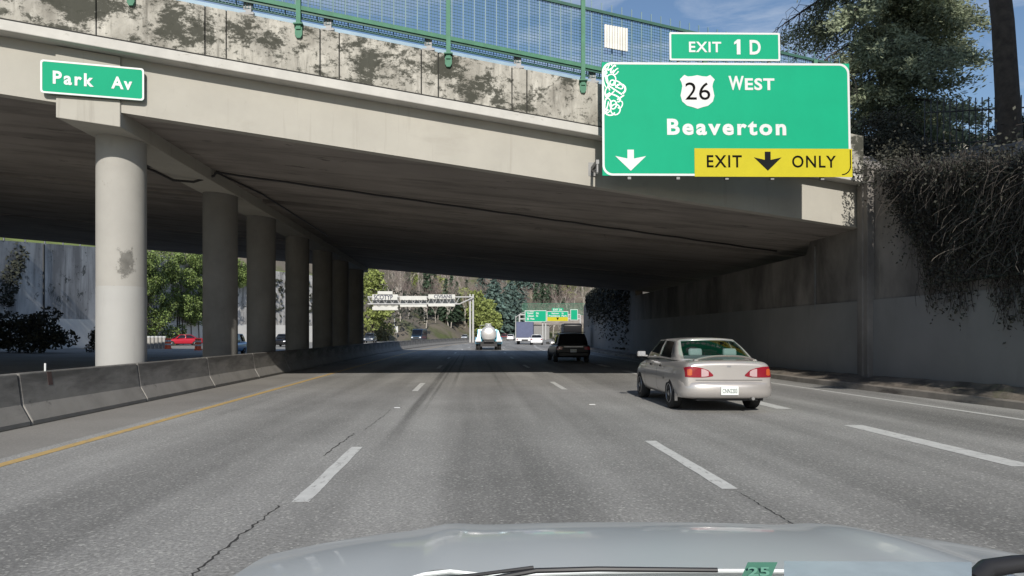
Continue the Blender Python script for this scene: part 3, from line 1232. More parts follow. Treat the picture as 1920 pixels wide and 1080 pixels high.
for (cx, cy, rx, ry, a0, a1, tl) in (
        (1137, 126, 3, 9, 0, 300, 30), (1144, 124, 2.5, 7, 20, 330, 25), (1150, 128, 2.5, 8, 10, 300, 30), (1156, 133, 3, 8, -20, 240, 40),
        (1136, 150, 4, 14, 0, 360, -10), (1146, 148, 9, 10, 0, 360, 20), (1149, 154, 5, 5, 0, 400, 0), (1160, 158, 10, 5, -40, 320, 40),
        (1164, 166, 9, 9, 200, 420, 0), (1139, 172, 4, 9, 0, 330, 10), (1150, 183, 14, 6, 150, 400, 20), (1139, 198, 7, 14, 0, 360, 5),
        (1150, 196, 6, 8, 0, 380, 10), (1154, 205, 9, 10, -60, 300, 10), (1144, 211, 8, 5, 0, 240, 0), (1163, 196, 4, 7, -90, 120, 20), (1138, 190, 3, 16, 0, 200, 10)):
    scrawl(loop(cx, cy, rx, ry, a0, a1, 16, tl), .034)
for pl in (((1133, 136), (1142, 160), (1166, 176)), ((1135, 124), (1138, 136)), ((1158, 186), (1170, 178)), ((1152, 170), (1136, 186)), ((1140, 205), (1132, 214))):
    scrawl([(sx_(a), sz_(b)) for a, b in pl], .036)
m_.build('graffiti', mat('spray_paint', (0.74, 0.76, 0.74), .6), sg, world=False)
# frame and brackets behind
m_ = MB()
for px in (1180, 1272, 1364, 1450, 1545):
    sbox(m_, sx_(px) - .04, sx_(px) + .04, sz_(336), sz_(120), .032, .12)
for px in (1275, 1447):
    sbox(m_, sx_(px) - .025, sx_(px) + .025, sz_(118), sz_(66), .032, .09)
m_.build('frame', GALVD, sg, world=False)
for px, zz in ((1122, 5.55), (1160, 7.2), (1400, 6.6)):
    x = (px - VX) * SY / F
    m_ = MB()
    yb = Yn(x) - (0.0 if zz < 6 else .36)
    m_.box((x, (SY + .1 + yb) / 2, zz), (.07, yb - SY - .12, .1))
    m_.tube([(x, SY + .15, zz - .25), (x, yb - .02, zz - .02)], .03, 6)
    if zz < 6:
        m_.box((x, yb - .014, zz - .0), (.2, .03, .34))
    m_.tube([(x, SY + .15, zz - .25), (x, SY + .15, zz)], .03, 6)
    o = m_.build('bracket', GALVD, sg, world=False)
    Mi = (Matrix.Translation(sg.location) @ sg.rotation_euler.to_matrix().to_4x4()).inverted()
    o.data.transform(Mi)
# small pale clips along the bottom edge
# Park Av
ps = empty('street_sign', (0, 0, 0), 'small green sign reading Park Av fixed to the bridge girder above the first column', 'road sign')
PY = 14.9
pl_, pr_ = P(77, 178, 14.6), P(272, 188, 15.15)
cz = (pl_ + pr_) / 2
ps.location = P(174.5, 181.5, 15.24)
ps.rotation_euler = (0, R(0.0), math.atan2(.28, 1))
W2 = .975
H2 = .68
m_ = MB()
m_.prism(rounded(-W2, W2, 0, H2, .06, 4), 0, .025)
m_.build('panel', SIGNGREEN, ps, world=False)
m_ = MB()
ring(m_, rounded(-W2, W2, 0, H2, .06, 4), rounded(-W2 + .035, W2 - .035, .035, H2 - .035, .04, 4), -.004, 0)
m_.build('border', SIGNWHITE, ps, world=False)


def pk_(px):
    return (px - 174.5) / 97.5 * W2


text('Park', pk_(100), pk_(176), .20, .47, -.004, SIGNWHITE, ps, bold=.03, spacing=1.25)
text('Av', pk_(209), pk_(249), .20, .46, -.004, SIGNWHITE, ps, bold=.03, spacing=1.2)
for x in (-.7, .7):
    m_ = MB()
    m_.box((x, .045, H2 / 2), (.06, .035, H2 * .8))
    m_.build('bracket', GALVD, ps, world=False)

# ------------------------------------------------------------------ median barrier
prof = [(-.30, 0), (.30, 0), (.30, .075), (.155, .33), (.09, .81), (-.09, .81), (-.155, .33), (-.30, .075)]
BL = 4.05
bar = empty('barrier_segment', (-7.15, 13.45, 0), 'concrete safety barrier segment in the median row beside the yellow line', 'barrier', 'concrete barrier segments along the median')
m_ = MB()
m_.prism(prof, -BL / 2 + .02, BL / 2 - .02)
o = m_.build('barrier_body', BARRIER, bar, world=False)
bevel(o, .02)
bake(o)
m_ = MB()
m_.box((0, BL / 2, .42), (.1, .06, .74))
m_.build('joint_key', mat('joint_grout', (0.40, 0.39, 0.36), .9), bar, world=False)
for i in range(-3, 55):
    y = 13.45 + i * BL
    if i == 0:
        continue
    dx = shift(y)
    sl_ = math.atan2(2 * .0008 * max(0, y - 45), 1)
    dup(bar, (-7.15 + dx, y, 0), rz=-sl_)
mk = empty('marker_post', P(158, 692, 12.25), 'slim white reflector stick standing on the near barrier', 'marker')
b_ = mk.location
m_ = MB()
m_.box((-7.12, 12.25, .81 + .055), (.028, .02, .15))
mk.location = (-7.12, 12.25, .8)
m_.build('reflector', SIGNWHITE, mk)
m_ = MB()
m_.box((-7.045, 12.25, .69), (.008, .13, .22), Matrix.Rotation(R(-8), 3, 'Y'))
m_.build('base_bracket', mat('rusty_red', (0.10, 0.062, 0.055), .8), mk)

# ------------------------------------------------------------------ retaining walls
# right wall
rw = empty('retaining_wall', (12, 20, 0), 'tall grimy concrete retaining wall with a grey painted lower band along the right verge', 'wall')


def wall_top(y):
    return lerp([(-12, 4.3), (12, 4.3), (20, 5.9), (20.7, 6.6), (22.5, 6.0), (24, 4.0), (50, 4.0), (50.2, 5.8), (75, 5.6), (400, 5.4)], y)


def wall_mesh(ys, z0, z1, thick, dx=0.0):
    m_ = MB()
    rows = []
    for y in ys:
        x = wallx(y) + dx
        a, b = z0(y), z1(y)
        rows.append([(x, y, a), (x, y, b), (x + thick, y, b), (x + thick, y, a)])
    m_.grid(rows)
    for r_ in (rows[0], rows[-1]):
        m_.quad(*r_)
    return m_


ysw = [-12 + i * 1.0 for i in range(0, 62)] + [50.3 + i * 3 for i in range(50)]
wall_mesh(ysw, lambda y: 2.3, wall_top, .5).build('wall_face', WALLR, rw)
jts = [-12, -4, 4, 12, 20.6, 27.0, 33.5, 40, 49.5, 58, 68, 80, 95, 110, 130, 150, 170]
for a, b in zip(jts, jts[1:]):
    wall_mesh([a + .015 + (b - a - .03) * i / 6 for i in range(7)], lambda y: -.2, lambda y: 2.36, .45, -.03).build('painted_band', WALLBAND, rw)
# pilaster at the bridge end
m_ = MB()
m_.box((10.85, 20.2, 2.8), (.34, .55, 6.4))
m_.box((10.72, 20.2, 2.8), (.12, .12, 6.4))
bevel(m_.build('pilaster', WALLR, rw), .02)
m_ = MB()
m_.box((wallx(23.3) - .03, 23.3, 3.2), (.05, .05, 2.0))
m_.build('pipe', GALVD, rw)
# far end of the wall under the bridge: slight step in face
# terrace ground behind the right wall
m_ = MB()
rows = []
for y in [-12 + 2 * i for i in range(18)]:
    rows.append([(wallx(y) + .4, y, wall_top(y) - .2 if y < 20 else 5.6), (wallx(y) + 1.5, y, min(5.9, wall_top(y)) + .25), (wallx(y) + 3.2, y, min(5.9, wall_top(y)) + .75), (wallx(y) + 40, y, 7.4)])
m_.grid(rows)
tag(m_.build('terrace', DIRT, smooth=True), kind='structure')
m_ = MB()
m_.grid([[(wallx(y) + .4, y, 5.4), (wallx(y) + 4, y, 6.2), (wallx(y) + 60, y, 7)] for y in (52, 58, 64)])
tag(m_.build('terrace_far', DIRT), kind='structure')

# left wall
lw = empty('retaining_wall', (-42, 80, 0), 'very tall streaked concrete retaining wall beyond the opposite carriageway with a pale lower band', 'wall')


def lwx(y):
    return left_edge(y) - .3


def lw_top(y):
    return lerp([(-12, 7.5), (56, 9.0), (64, 9.7), (83, 11.2), (110, 12.2), (152, 12.5), (200, 12)], y)


def lwall(ys, z0, z1, dx, th):
    m_ = MB()
    rows = []
    for y in ys:
        x = lwx(y) + dx
        rows.append([(x, y, z0(y)), (x, y, z1(y)), (x - th, y, z1(y)), (x - th, y, z0(y))])
    m_.grid(rows)
    for r_ in (rows[0], rows[-1]):
        m_.quad(*r_)
    return m_


ysl = [-12 + 6 * i for i in range(12)] + [62 + 3 * i for i in range(31)]
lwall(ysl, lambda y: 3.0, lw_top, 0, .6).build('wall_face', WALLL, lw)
lwall(ysl, lambda y: -.2, lambda y: 3.02, .04, .6).build('pale_band', BANDL, lw)
for y in (72.0, 90.0, 108, 126):
    m_ = MB()
    m_.box((lwx(y) + .03, y, lw_top(y) / 2 + 1.0), (.1, .22, lw_top(y) - 2.2))
    m_.build('expansion_joint', mat('joint_dark2', (0.05, 0.05, 0.048), .95), lw)
# grass verge behind wall top (near part, below the hill sheet)
m_ = MB()
m_.grid([[(lwx(y) - .3, y, lw_top(y) - .1), (lwx(y) - 2.5, y, lw_top(y) + .4), (lwx(y) - 40, y, lw_top(y) + 4)] for y in [-12, 10, 30, 50, 62, 70, 80, 90, 100, 112, 130, 151]])
tag(m_.build('grass_verge', mat('bright_grass', (0.16, 0.20, 0.045), .95, var=.3, scale=.8)), kind='structure')
# rail posts along the top
tf = empty('fence', (-43, 80, 10), 'thin grey post and rail fence along the top of the left retaining wall', 'fence')
for i in range(14):
    y = 64 + i * 3.0
    m_ = MB()
    m_.box((lwx(y) - .5, y, lw_top(y) + .7), (.12, .12, 1.7))
    m_.build('fence_post', GALVD, tf)
m_ = MB()
for zz in (.75, 1.4):
    m_.tube([(lwx(y) - .5, y, lw_top(y) + zz) for y in [64 + 3 * i for i in range(14)]], .035, 5)
m_.build('rail', GALVD, tf)


# ------------------------------------------------------------------ vegetation builders
def clump_cloud(rng, centers, radii, n_each, flat=1.0):
    out = []
    for c, r in zip(centers, radii):
        n = max(4, int(n_each * r ** 2)) if n_each > 0 else 10
        q = rng.normal(size=(n, 3))
        q /= np.linalg.norm(q, axis=1)[:, None] + 1e-9
        q *= (rng.uniform(0.35, 1.0, n) ** 0.5)[:, None] * r
        q[:, 2] *= flat
        out.append(q + np.array(c))
    return np.concatenate(out)


def branch_tree(rng, h, spread, levels=4, trunk_r=0.16, lean=0.0, nsplit=4, droop=0.0, first=0.25):
    """bare deciduous tree: returns trunk MB and twig MB (local, base at origin)"""
    tm, wm = MB(), MB()

    def grow(p, d, ln, r, lv):
        q = p + d * ln
        mid = p + d * ln * .5 + Vector(rng.normal(size=3)) * ln * .04
        (tm if lv <= 1 else wm).tube([p, mid, q], [r, r * .8, r * .6], 6 if lv < 2 else 3, cap=False)
        if lv >= levels:
            return
        for i in range(nsplit if lv else nsplit + 1):
            t_ = rng.uniform(.45, 1.0)
            b_ = p + (q - p) * t_
            nd = (d + Vector(rng.normal(size=3)) * spread + Vector((0, 0, .25 - droop))).normalized()
            grow(b_, nd, ln * rng.uniform(.5, .78), r * .5, lv + 1)
    grow(Vector((0, 0, -.2)), Vector((lean, 0, 1)).normalized(), h * .5, trunk_r, 0)
    return tm, wm


def bare_tree(name, seed, h, tw, bk, label, group, spread=.45, levels=4, nsplit=4, r=.13):
    rg = np.random.default_rng(seed)
    e = empty(name, (0, 0, 0), label, 'tree', group)
    tm, wm = branch_tree(rg, h, spread, levels, r, rg.uniform(-.12, .12), nsplit)
    tm.build('trunk', bk, e, world=False, fix=False, smooth=True)
    wm.build('crown', tw, e, world=False, fix=False)
    return e


def conifer(name, seed, h, r0, m, label, group, base=.12, dens=1.0, leaf=.32, cat='tree'):
    rg = np.random.default_rng(seed)
    e = empty(name, (0, 0, 0), label, cat, group)
    t_ = MB()
    t_.tube([(0, 0, -.3), (0, 0, h * .5), (0, 0, h)], [h * .016, h * .011, .02], 7)
    t_.build('trunk', BARK, e, world=False, smooth=True)
    C, D = [], []
    z = h * base
    while z < h * .99:
        f = 1 - (z / h)
        rr = r0 * (f ** .75) * rg.uniform(.75, 1.12)
        nb = max(4, int(9 * f + 3))
        for b_ in range(nb):
            a = rg.uniform(0, 2 * PI)
            ln = rr * rg.uniform(.65, 1.1)
            k = max(3, int(ln / .22 * dens))
            tt = rg.uniform(.12, 1, k)
            side = rg.normal(0, .10, k) * ln * (1.1 - tt * .6)
            x = np.cos(a) * tt * ln - np.sin(a) * side
            y = np.sin(a) * tt * ln + np.cos(a) * side
            zz = z + .10 * ln - tt ** 2 * ln * .38 + rg.normal(0, .09, k)
            C.append(np.stack([x, y, zz], 1))
            D.append(np.tile([np.cos(a), np.sin(a), -.35], (k, 1)))
        z += h * .027 * rg.uniform(.7, 1.3) / max(.6, dens)
    C = np.concatenate(C)
    V, Fq = leaf_quads(C, leaf, 2.0, rg, dirs=np.concatenate(D))
    np_mesh('crown', V, Fq, m, e, world=False)
    return e


def leafy(name, seed, h, r, m, label, group, n=14, leaf=.3, cat='tree', dens=55, trunk=True, flat=.8):
    rg = np.random.default_rng(seed)
    e = empty(name, (0, 0, 0), label, cat, group)
    cen, rad = [], []
    for i in range(n):
        a = rg.uniform(0, 2 * PI)
        f = rg.uniform(.2, 1.0)
        rr = r * (1 - abs(f - .45) * .9) * rg.uniform(.3, .8)
        cen.append((rr * math.cos(a), rr * math.sin(a), h * f * .92))
        rad.append(r * rg.uniform(.28, .5))
    C = clump_cloud(rg, cen, rad, dens / max(.2, r * .4) ** 1.0, flat)
    V, Fq = leaf_quads(C, leaf, 1.4, rg)
    if trunk:
        t_ = MB()
        t_.tube([(0, 0, -.3), (.05, 0, h * .4), (0, 0, h * .8)], [h * .02 + .03, h * .014 + .02, .02], 6)
        for c in cen[:6]:
            t_.tube([(.03, 0, h * .3), (c[0] * .5, c[1] * .5, h * .3 + (c[2] - h * .3) * .6), c], [.06, .04, .015], 5)
        t_.build('trunk', BARK, e, world=False, smooth=True)
    np_mesh('crown' if trunk else 'foliage', V, Fq, m, e, world=False)
    return e


def put(proto, used, loc, rz=None, scale=1.0, label=None, group=None):
    rz = rnd.uniform(0, 6.28) if rz is None else rz
    if proto.name not in used:
        used.add(proto.name)
        proto.location = loc
        proto.rotation_euler = (0, 0, rz)
        proto.scale = (scale,) * 3
        if label:
            proto['label'] = label
        return proto
    return dup(proto, loc, rz, label, group, (scale,) * 3)


USED = set()


def gz(X, Y):
    return max(hill_h(X, Y), -.3)


# -------- far hillside trees
bares = [bare_tree('bare_tree', 20 + i, 11 + i, TWIG if i % 2 else TWIGR, BARKL, 'leafless pale-trunked tree among many on the hillside beyond the bridge',
                   'bare trees on the far hillside', spread=.42, levels=4, nsplit=4, r=.15) for i in range(4)]
spots = []
rb = random.Random(3)
tries = 0
while len(spots) < 120 and tries < 4000:
    tries += 1
    Y = rb.uniform(150, 300)
    px = rb.uniform(690, 1010)
    X = (px - VX) * Y / F
    s = X - shift(Y)
    le = left_edge(Y) - shift(Y)
    if s > le - 5:
        continue
    if any((X - a) ** 2 + (Y - b) ** 2 < 4 for a, b in spots):
        continue
    spots.append((X, Y))
for i, (X, Y) in enumerate(spots):
    put(bares[i % 4], USED, (X, Y, gz(X, Y) - .2), scale=rb.uniform(.7, 1.15))
# right side bare trees
for i in range(14):
    Y = 80 + i * 9
    X = wallx(Y) + rb.uniform(1, 6)
    put(bares[i % 4], USED, (X, Y, 5.4 + rb.uniform(-.2, .6)), scale=rb.uniform(.35, .6), label='leafless reddish shrub-like tree above the right wall past the bridge',
        group='bare trees above the far right wall')
for i in range(60):
    Y = rb.uniform(235, 330)
    px = rb.uniform(990, 1100)
    X = (px - VX) * Y / F
    put(bares[i % 4], USED, (X, Y, gz(X, Y) - .2), scale=rb.uniform(.7, 1.1))
# evergreens
cg = conifer('conifer', 41, 12, 4.2, NEEDLEB, 'blue-green conifer in the dense stand on the far hill above the tanker', 'blue conifers on the far hill', dens=.8, leaf=.5)
for (px, Y, sc) in ((918, 240, 1.5), (932, 236, 1.6), (948, 240, 1.5), (962, 246, 1.55), (978, 250, 1.3), (925, 262, 1.6), (945, 250, 1.4), (958, 270, 1.4), (972, 290, 1.35), (985, 262, .95), (1000, 300, 1.3), (1020, 320, 1.3), (1040, 330, 1.2), (938, 300, 1.3), (1060, 330, 1.0), (905, 292, 1.25), (1085, 340, 1.1)):
    X = (px - VX) * Y / F
    put(cg, USED, (X, Y, gz(X, Y) - .3), scale=sc)
cd = conifer('conifer', 42, 11, 2.6, NEEDLED, 'dark conifer between bare trees high on the far left hillside', 'dark conifers on the far hillside', dens=.8, leaf=.45)
for (px, Y, sc) in ((798, 205, 1.25), (806, 212, 1.35), (815, 220, 1.2), (836, 215, 1.25), (846, 222, 1.35), (856, 228, 1.2), (875, 240, 1.3), (1005, 270, 1.3), (1018, 275, 1.4), (1032, 280, 1.3), (1048, 285, 1.2), (762, 215, 1.0)):
    X = (px - VX) * Y / F
    put(cd, USED, (X, Y, gz(X, Y) - .3), scale=sc)
lg = leafy('evergreen_tree', 43, 10, 3.6, LEAFG, 'light green bushy evergreen right of the sign gantry post on the far hill', None, n=22, leaf=.5, dens=70)
X = (905 - VX) * 205 / F
put(lg, USED, (X, 205, gz(X, 205) - .3), scale=1.15)
X = (925 - VX) * 200 / F
lg2 = dup(lg, (X, 200, gz(X, 200) - .3), 1.0, 'smaller light green evergreen between the gantry post and the grass bank', scale=(.85, .85, .85))
X = (708 - VX) * 140 / F
lg3 = leafy('evergreen_tree', 44, 15, 3.6, LEAFG, 'tall yellow-green evergreen beside the last bridge column behind the sign backs', None, n=34, leaf=.42, dens=60)
put(lg3, USED, (X - 1.2, 142, -.2), scale=1.0)
X = (735 - VX) * 160 / F
put(leafy('shrub', 45, 4, 3, LEAFG, 'dull green shrub under the sign backs beside the opposite road', None, n=14, leaf=.35, cat='shrub', dens=40, trunk=False), USED, (X - 2, 160, 0))
for (px, Y, sc) in ((895, 232, 1.2), (912, 226, 1.1), (868, 236, 1.0), (825, 238, .9), (770, 228, .8), (1066, 290, 1.1)):
    X = (px - VX) * Y / F
    dup(lg, (X, Y, gz(X, Y) - .3), px * .1, 'light green round-crowned evergreen among the bare trees on the far hill', 'green evergreens on the far hill', (sc, sc, sc * 1.15))
# mossy roadside mound (left) as ground cover
mdn = leafy('hedge', 46, 2.6, 5, mat('mound_leaves', (0.12, 0.115, 0.06), .9, island=.4), 'low brownish hedge on the bank behind the blue van', None, n=16, leaf=.35, cat='hedge', dens=60, trunk=False)
put(mdn, USED, ((712 - VX) * 150 / F - 2, 152, 0))
put(leafy('shrub', 47, 7, 3.5, REDSHRUB, 'reddish brown shrub seen through the narrow gap between two columns', None, n=12, leaf=.4, cat='shrub', dens=40, trunk=False), USED, ((583 - VX) * 200 / F, 200, 8))
put(leafy('shrub', 48, 6, 3.0, mat('yellow_leaves', (0.30, 0.28, 0.04), .8, island=.4), 'yellow-green shrub seen through the narrow gap between two columns', None, n=12, leaf=.4, cat='shrub', dens=40, trunk=False), USED, ((583 - VX) * 190 / F, 189, 5))

# left side: ivy on the wall, dark bushes below
iv = empty('ivy', (-42, 104, 0), 'thick bright green ivy spilling over the left retaining wall behind the red car', 'ivy')
rg = np.random.default_rng(70)
cen, rad = [], []
for i in range(150):
    y = rg.uniform(87, 121)
    top = lw_top(y) + .5
    lim = lerp([(86, .5), (94, .6), (100, 1.0), (104.5, 2.6), (108, 6.5), (111, 9.0), (122, 10.5)], y)
    z = lim + (top - lim) * rg.uniform(0, 1)
    big = rg.random() < .45
    cen.append((lwx(y) + (rg.uniform(.5, 1.3) if big else rg.uniform(.1, .4)), y, z))
    rad.append(rg.uniform(.9, 1.5) if big else rg.uniform(.7, 1.1))
C = clump_cloud(rg, cen, rad, 260, 1.0)
V, Fq = leaf_quads(C, .21, 1.3, rg)
np_mesh('foliage', V, Fq, IVY, iv)
m_ = MB()
for i in range(14):
    y = rg.uniform(91, 108)
    m_.tube([(lwx(y) + .08, y, 0), (lwx(y) + .1, y + rg.uniform(-.5, .5), 4), (lwx(y) + .1, y + rg.uniform(-1, 1), 9)], [.07, .05, .03], 5)
m_.build('stems', BARK, iv)
# sparse vine on the further part of the wall
sv = empty('vine', (-42, 145, 0), 'sparse bare vine clinging to the left wall seen between the middle columns', 'vine')
C = []
for i in range(900):
    y = rg.uniform(122, 178)
    C.append((lwx(y) + .1, y, 3.2 + rg.uniform(0, 1) ** .8 * (lw_top(y) - 4)))
V, Fq = leaf_quads(np.array(C), .55, 1.6, rg)
np_mesh('foliage', V, Fq, BUSHD, sv)
sv2 = empty('vine', (-42, 70, 0), 'dark ivy creeping on the left wall at the photo left edge', 'vine')
C = clump_cloud(rg, [(-42.2, 65.5 + .3 * i, 4 + .6 * i % 6) for i in range(9)], [1.1] * 9, 90)
V, Fq = leaf_quads(C, .25, 1.4, rg)
np_mesh('foliage', V, Fq, BUSHD, sv2)
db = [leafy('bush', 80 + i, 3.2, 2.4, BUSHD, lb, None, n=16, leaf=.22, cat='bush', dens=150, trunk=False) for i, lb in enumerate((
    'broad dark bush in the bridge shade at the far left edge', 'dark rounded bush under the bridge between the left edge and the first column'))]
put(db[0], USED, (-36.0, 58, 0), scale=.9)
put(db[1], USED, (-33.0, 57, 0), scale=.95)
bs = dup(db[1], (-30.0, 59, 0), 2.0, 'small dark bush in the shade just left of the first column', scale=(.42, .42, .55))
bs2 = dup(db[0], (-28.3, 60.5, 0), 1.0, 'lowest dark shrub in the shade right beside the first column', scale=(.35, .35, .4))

# right side: brambles over the wall, conifer, tall pine, iron fence
vb = empty('bramble', (12, 17, 6), 'dark tangled bramble and bare vines hanging over the right wall top', 'bramble')
rg = np.random.default_rng(90)
m_ = MB()
for i in range(260):
    y = rg.uniform(11.5, 18.6)
    x0 = wallx(y) + rg.uniform(-.05, 1.2)
    p = Vector((x0, y, wall_top(y) - .35 + rg.uniform(0, .6)))
    pts = [p]
    d = Vector((-rg.uniform(.0, .7), rg.normal() * .8, rg.uniform(.0, 1.0)))
    ln = rg.uniform(.5, 1.7)
    k = 6
    for j in range(k):
        d = (d + Vector((rg.normal() * .25, rg.normal() * .35, -.38 + rg.normal() * .2))).normalized()
        q = pts[-1] + d * ln / k
        if q.z < wall_top(q.y):
            q.x = min(q.x, wallx(q.y) - .04 - rg.uniform(0, .35))
        pts.append(q)
    m_.tube(pts, [.010, .009, .008, .006, .005, .004, .003], 3, cap=False)
for i in range(950):
    y = rg.uniform(11.8, 18.4)
    lo = 1.9 + .5 * math.sin(y * 2.1) + .3 * math.sin(y * 5.3 + 1) + max(0, y - 16.6) * 1.3
    z = wall_top(y) + rg.uniform(-1.6, .35)
    zl = max(lo, z - rg.uniform(.6, 2.6))
    pts = []
    for j in range(7):
        y += rg.normal() * .09
        pts.append((wallx(y) - .03 - rg.uniform(0, .16) - (.25 * (1 - j / 6) if z > wall_top(y) else 0), y, z + (zl - z) * j / 6))
    m_.tube(pts, [.009, .008, .008, .007, .006, .005, .004], 3, cap=False)
m_.build('stems', [TWIGD], vb, fix=False)
m_ = MB()
for i in range(160):
    y = rg.uniform(12, 16.2)
    p = Vector((wallx(y) - .1, y, wall_top(y) - 1.0 + rg.uniform(-1.0, .9)))
    pts = [p]
    d = Vector((-.5, rg.normal() * .7, rg.uniform(0, .6)))
    for j in range(6):
        d = (d + Vector((rg.normal() * .3, rg.normal() * .4, -.35))).normalized()
        q = pts[-1] + d * rg.uniform(.06, .22)
        q.x = min(q.x, wallx(q.y) - .06)
        pts.append(q)
    m_.tube(pts, [.008, .007, .006, .006, .005, .004, .003], 3, cap=False)
m_.build('dry_stems', mat('dry_twig', (0.12, 0.105, 0.09), .9, island=.4), vb, fix=False)
C = []
for i in range(9000):
    y = rg.uniform(11.5, 21.2)
    z = wall_top(min(y, 20)) + rg.normal(-.05, .25 + .13 * math.sin(y * 2.7) + .07 * math.sin(y * 7))
    C.append((wallx(y) + rg.uniform(-.55, .9) - max(0, wall_top(min(y, 20)) - z) * .12, y, z))
for i in range(9000):
    y = rg.uniform(12, 19.0)
    z = wall_top(y) - .1 - abs(rg.normal(0, 1.15)) * lerp([(12, 1.25), (16, 1.2), (19, .5)], y)
    C.append((wallx(y) - rg.uniform(.03, .35), y, max(2.6, z)))
for i in range(9000):
    y = rg.uniform(11.8, 18.2)
    lo = 1.7 + .45 * math.sin(y * 2.1) + .3 * math.sin(y * 5.3 + 1) + max(0, y - 16.6) * 1.3
    z = lo + (5.0 - lo) * rg.random() ** .75 + rg.normal() * .12
    if z < wall_top(y):
        C.append((wallx(y) - rg.uniform(.03, .20), y, z))
V, Fq = leaf_quads(np.array(C), .048, 1.6, rg)
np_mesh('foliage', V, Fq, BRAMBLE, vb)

vf = empty('vine', (11, 62, 3), 'dark creeper covering the right wall just past the bridge', 'vine')
C = []
for i in range(9000):
    y = rg.uniform(50.5, 84)
    z = 5.8 - abs(rg.normal(0, 1.0)) * lerp([(50, 2.4), (60, 1.6), (84, .7)], y)
    C.append((wallx(y) - rg.uniform(.03, .4), y, max(.4, z)))
V, Fq = leaf_quads(np.array(C), .14, 1.6, rg)
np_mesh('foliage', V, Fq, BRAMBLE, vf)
# bramble mass behind sign / above bridge end
for (loc, sc, lb) in (((13.2, 21.6, 5.2), .55, 'dark shrub filling the corner where the bridge end meets the right wall'),
                      ((15.6, 20.6, 6.0), .42, 'dark brown thicket on the terrace below the conifer'),
                      ((13.6, 24.5, 5.4), .85, 'dense dark thicket behind the right edge of the large exit sign')):
    b_ = leafy('thicket', int(loc[0] * 10), 3.4, 2.6, mat('thicket_leaves', (0.05, 0.05, 0.035), .85, island=.5), lb, None, n=20, leaf=.085, cat='shrub', dens=900, trunk=True)
    put(b_, USED, loc, scale=sc)

# conifer with heavy boughs
ct = empty('conifer', (15.6, 28, 5.6), 'big shaggy conifer with drooping grey-green boughs rising behind the exit sign', 'tree')
rg = np.random.default_rng(101)
T_ = MB()
T_.tube([(15.6, 28, 5.0), (15.7, 28, 12), (15.5, 28, 20), (15.4, 28, 26)], [.26, .22, .17, .06], 10)
C, D = [], []
Bm = MB()
Tw = MB()
for i in range(116):
    z = 6.3 + (i / 116) * 17
    a = rg.uniform(0, 2 * PI) if i % 3 else rg.uniform(3.6, 5.8)
    ln = (6.0 - (z - 7) * .2) * rg.uniform(.55, 1.05)
    if z < 9.5:
        ln *= .8
    if math.cos(a) > .2:
        ln *= .74
    d = Vector((math.cos(a), math.sin(a), rg.uniform(-.05, .3)))
    p = Vector((15.6, 28, z))
    pts = [p]
    k = 9
    for j in range(k):
        d = Vector((d.x + rg.normal() * .06, d.y + rg.normal() * .06, d.z - .075)).normalized()
        pts.append(pts[-1] + d * ln / k)
    Bm.tube(pts, [.075 * (1 - t_ / (k + 1)) + .012 for t_ in range(k + 1)], 5, cap=False)
    bare = (a > 2.5 and a < 3.9 and z > 11.5)
    for j in range(2, k + 1):
        nt = int(rg.integers(4, 8))
        for t_ in range(nt):
            sd = Vector((-d.y, d.x, 0)) * rg.choice([-1, 1]) * rg.uniform(.4, 1) + d * rg.uniform(.1, .8) + Vector((0, 0, rg.uniform(-.5, .15)))
            sl2 = rg.uniform(.5, 1.35)
            e_ = pts[j] + sd.normalized() * sl2
            mid = pts[j] + sd.normalized() * sl2 * .55 + Vector((0, 0, .06))
            if bare:
                e_.z -= .3
                Tw.tube([pts[j], mid, e_, e_ + Vector((rg.normal() * .15, rg.normal() * .15, -.5))], [.016, .012, .008, .005], 3, cap=False)
                if rg.random() < .7:
                    continue
            n = int(rg.integers(50, 80))
            tt = rg.uniform(.25, 1, n)[:, None]
            base = np.array(pts[j])[None] * (1 - tt) + np.array(e_)[None] * tt
            C.append(base + rg.normal(0, .12, (n, 3)))
            D.append(np.tile(np.array(sd.normalized()) + np.array([0, 0, .25]), (n, 1)))
C = np.concatenate(C)
D = np.concatenate(D)
V, Fq = leaf_quads(C, .062, 2.4, rg, dirs=D, jitter=1.8)
T_.build('trunk', BARK, ct, smooth=True)
Bm.build('limbs', BARK, ct, fix=False, smooth=True)
Tw.build('bare_twigs', TWIGD, ct, fix=False)
np_mesh('crown', V, Fq, NEEDLE, ct)


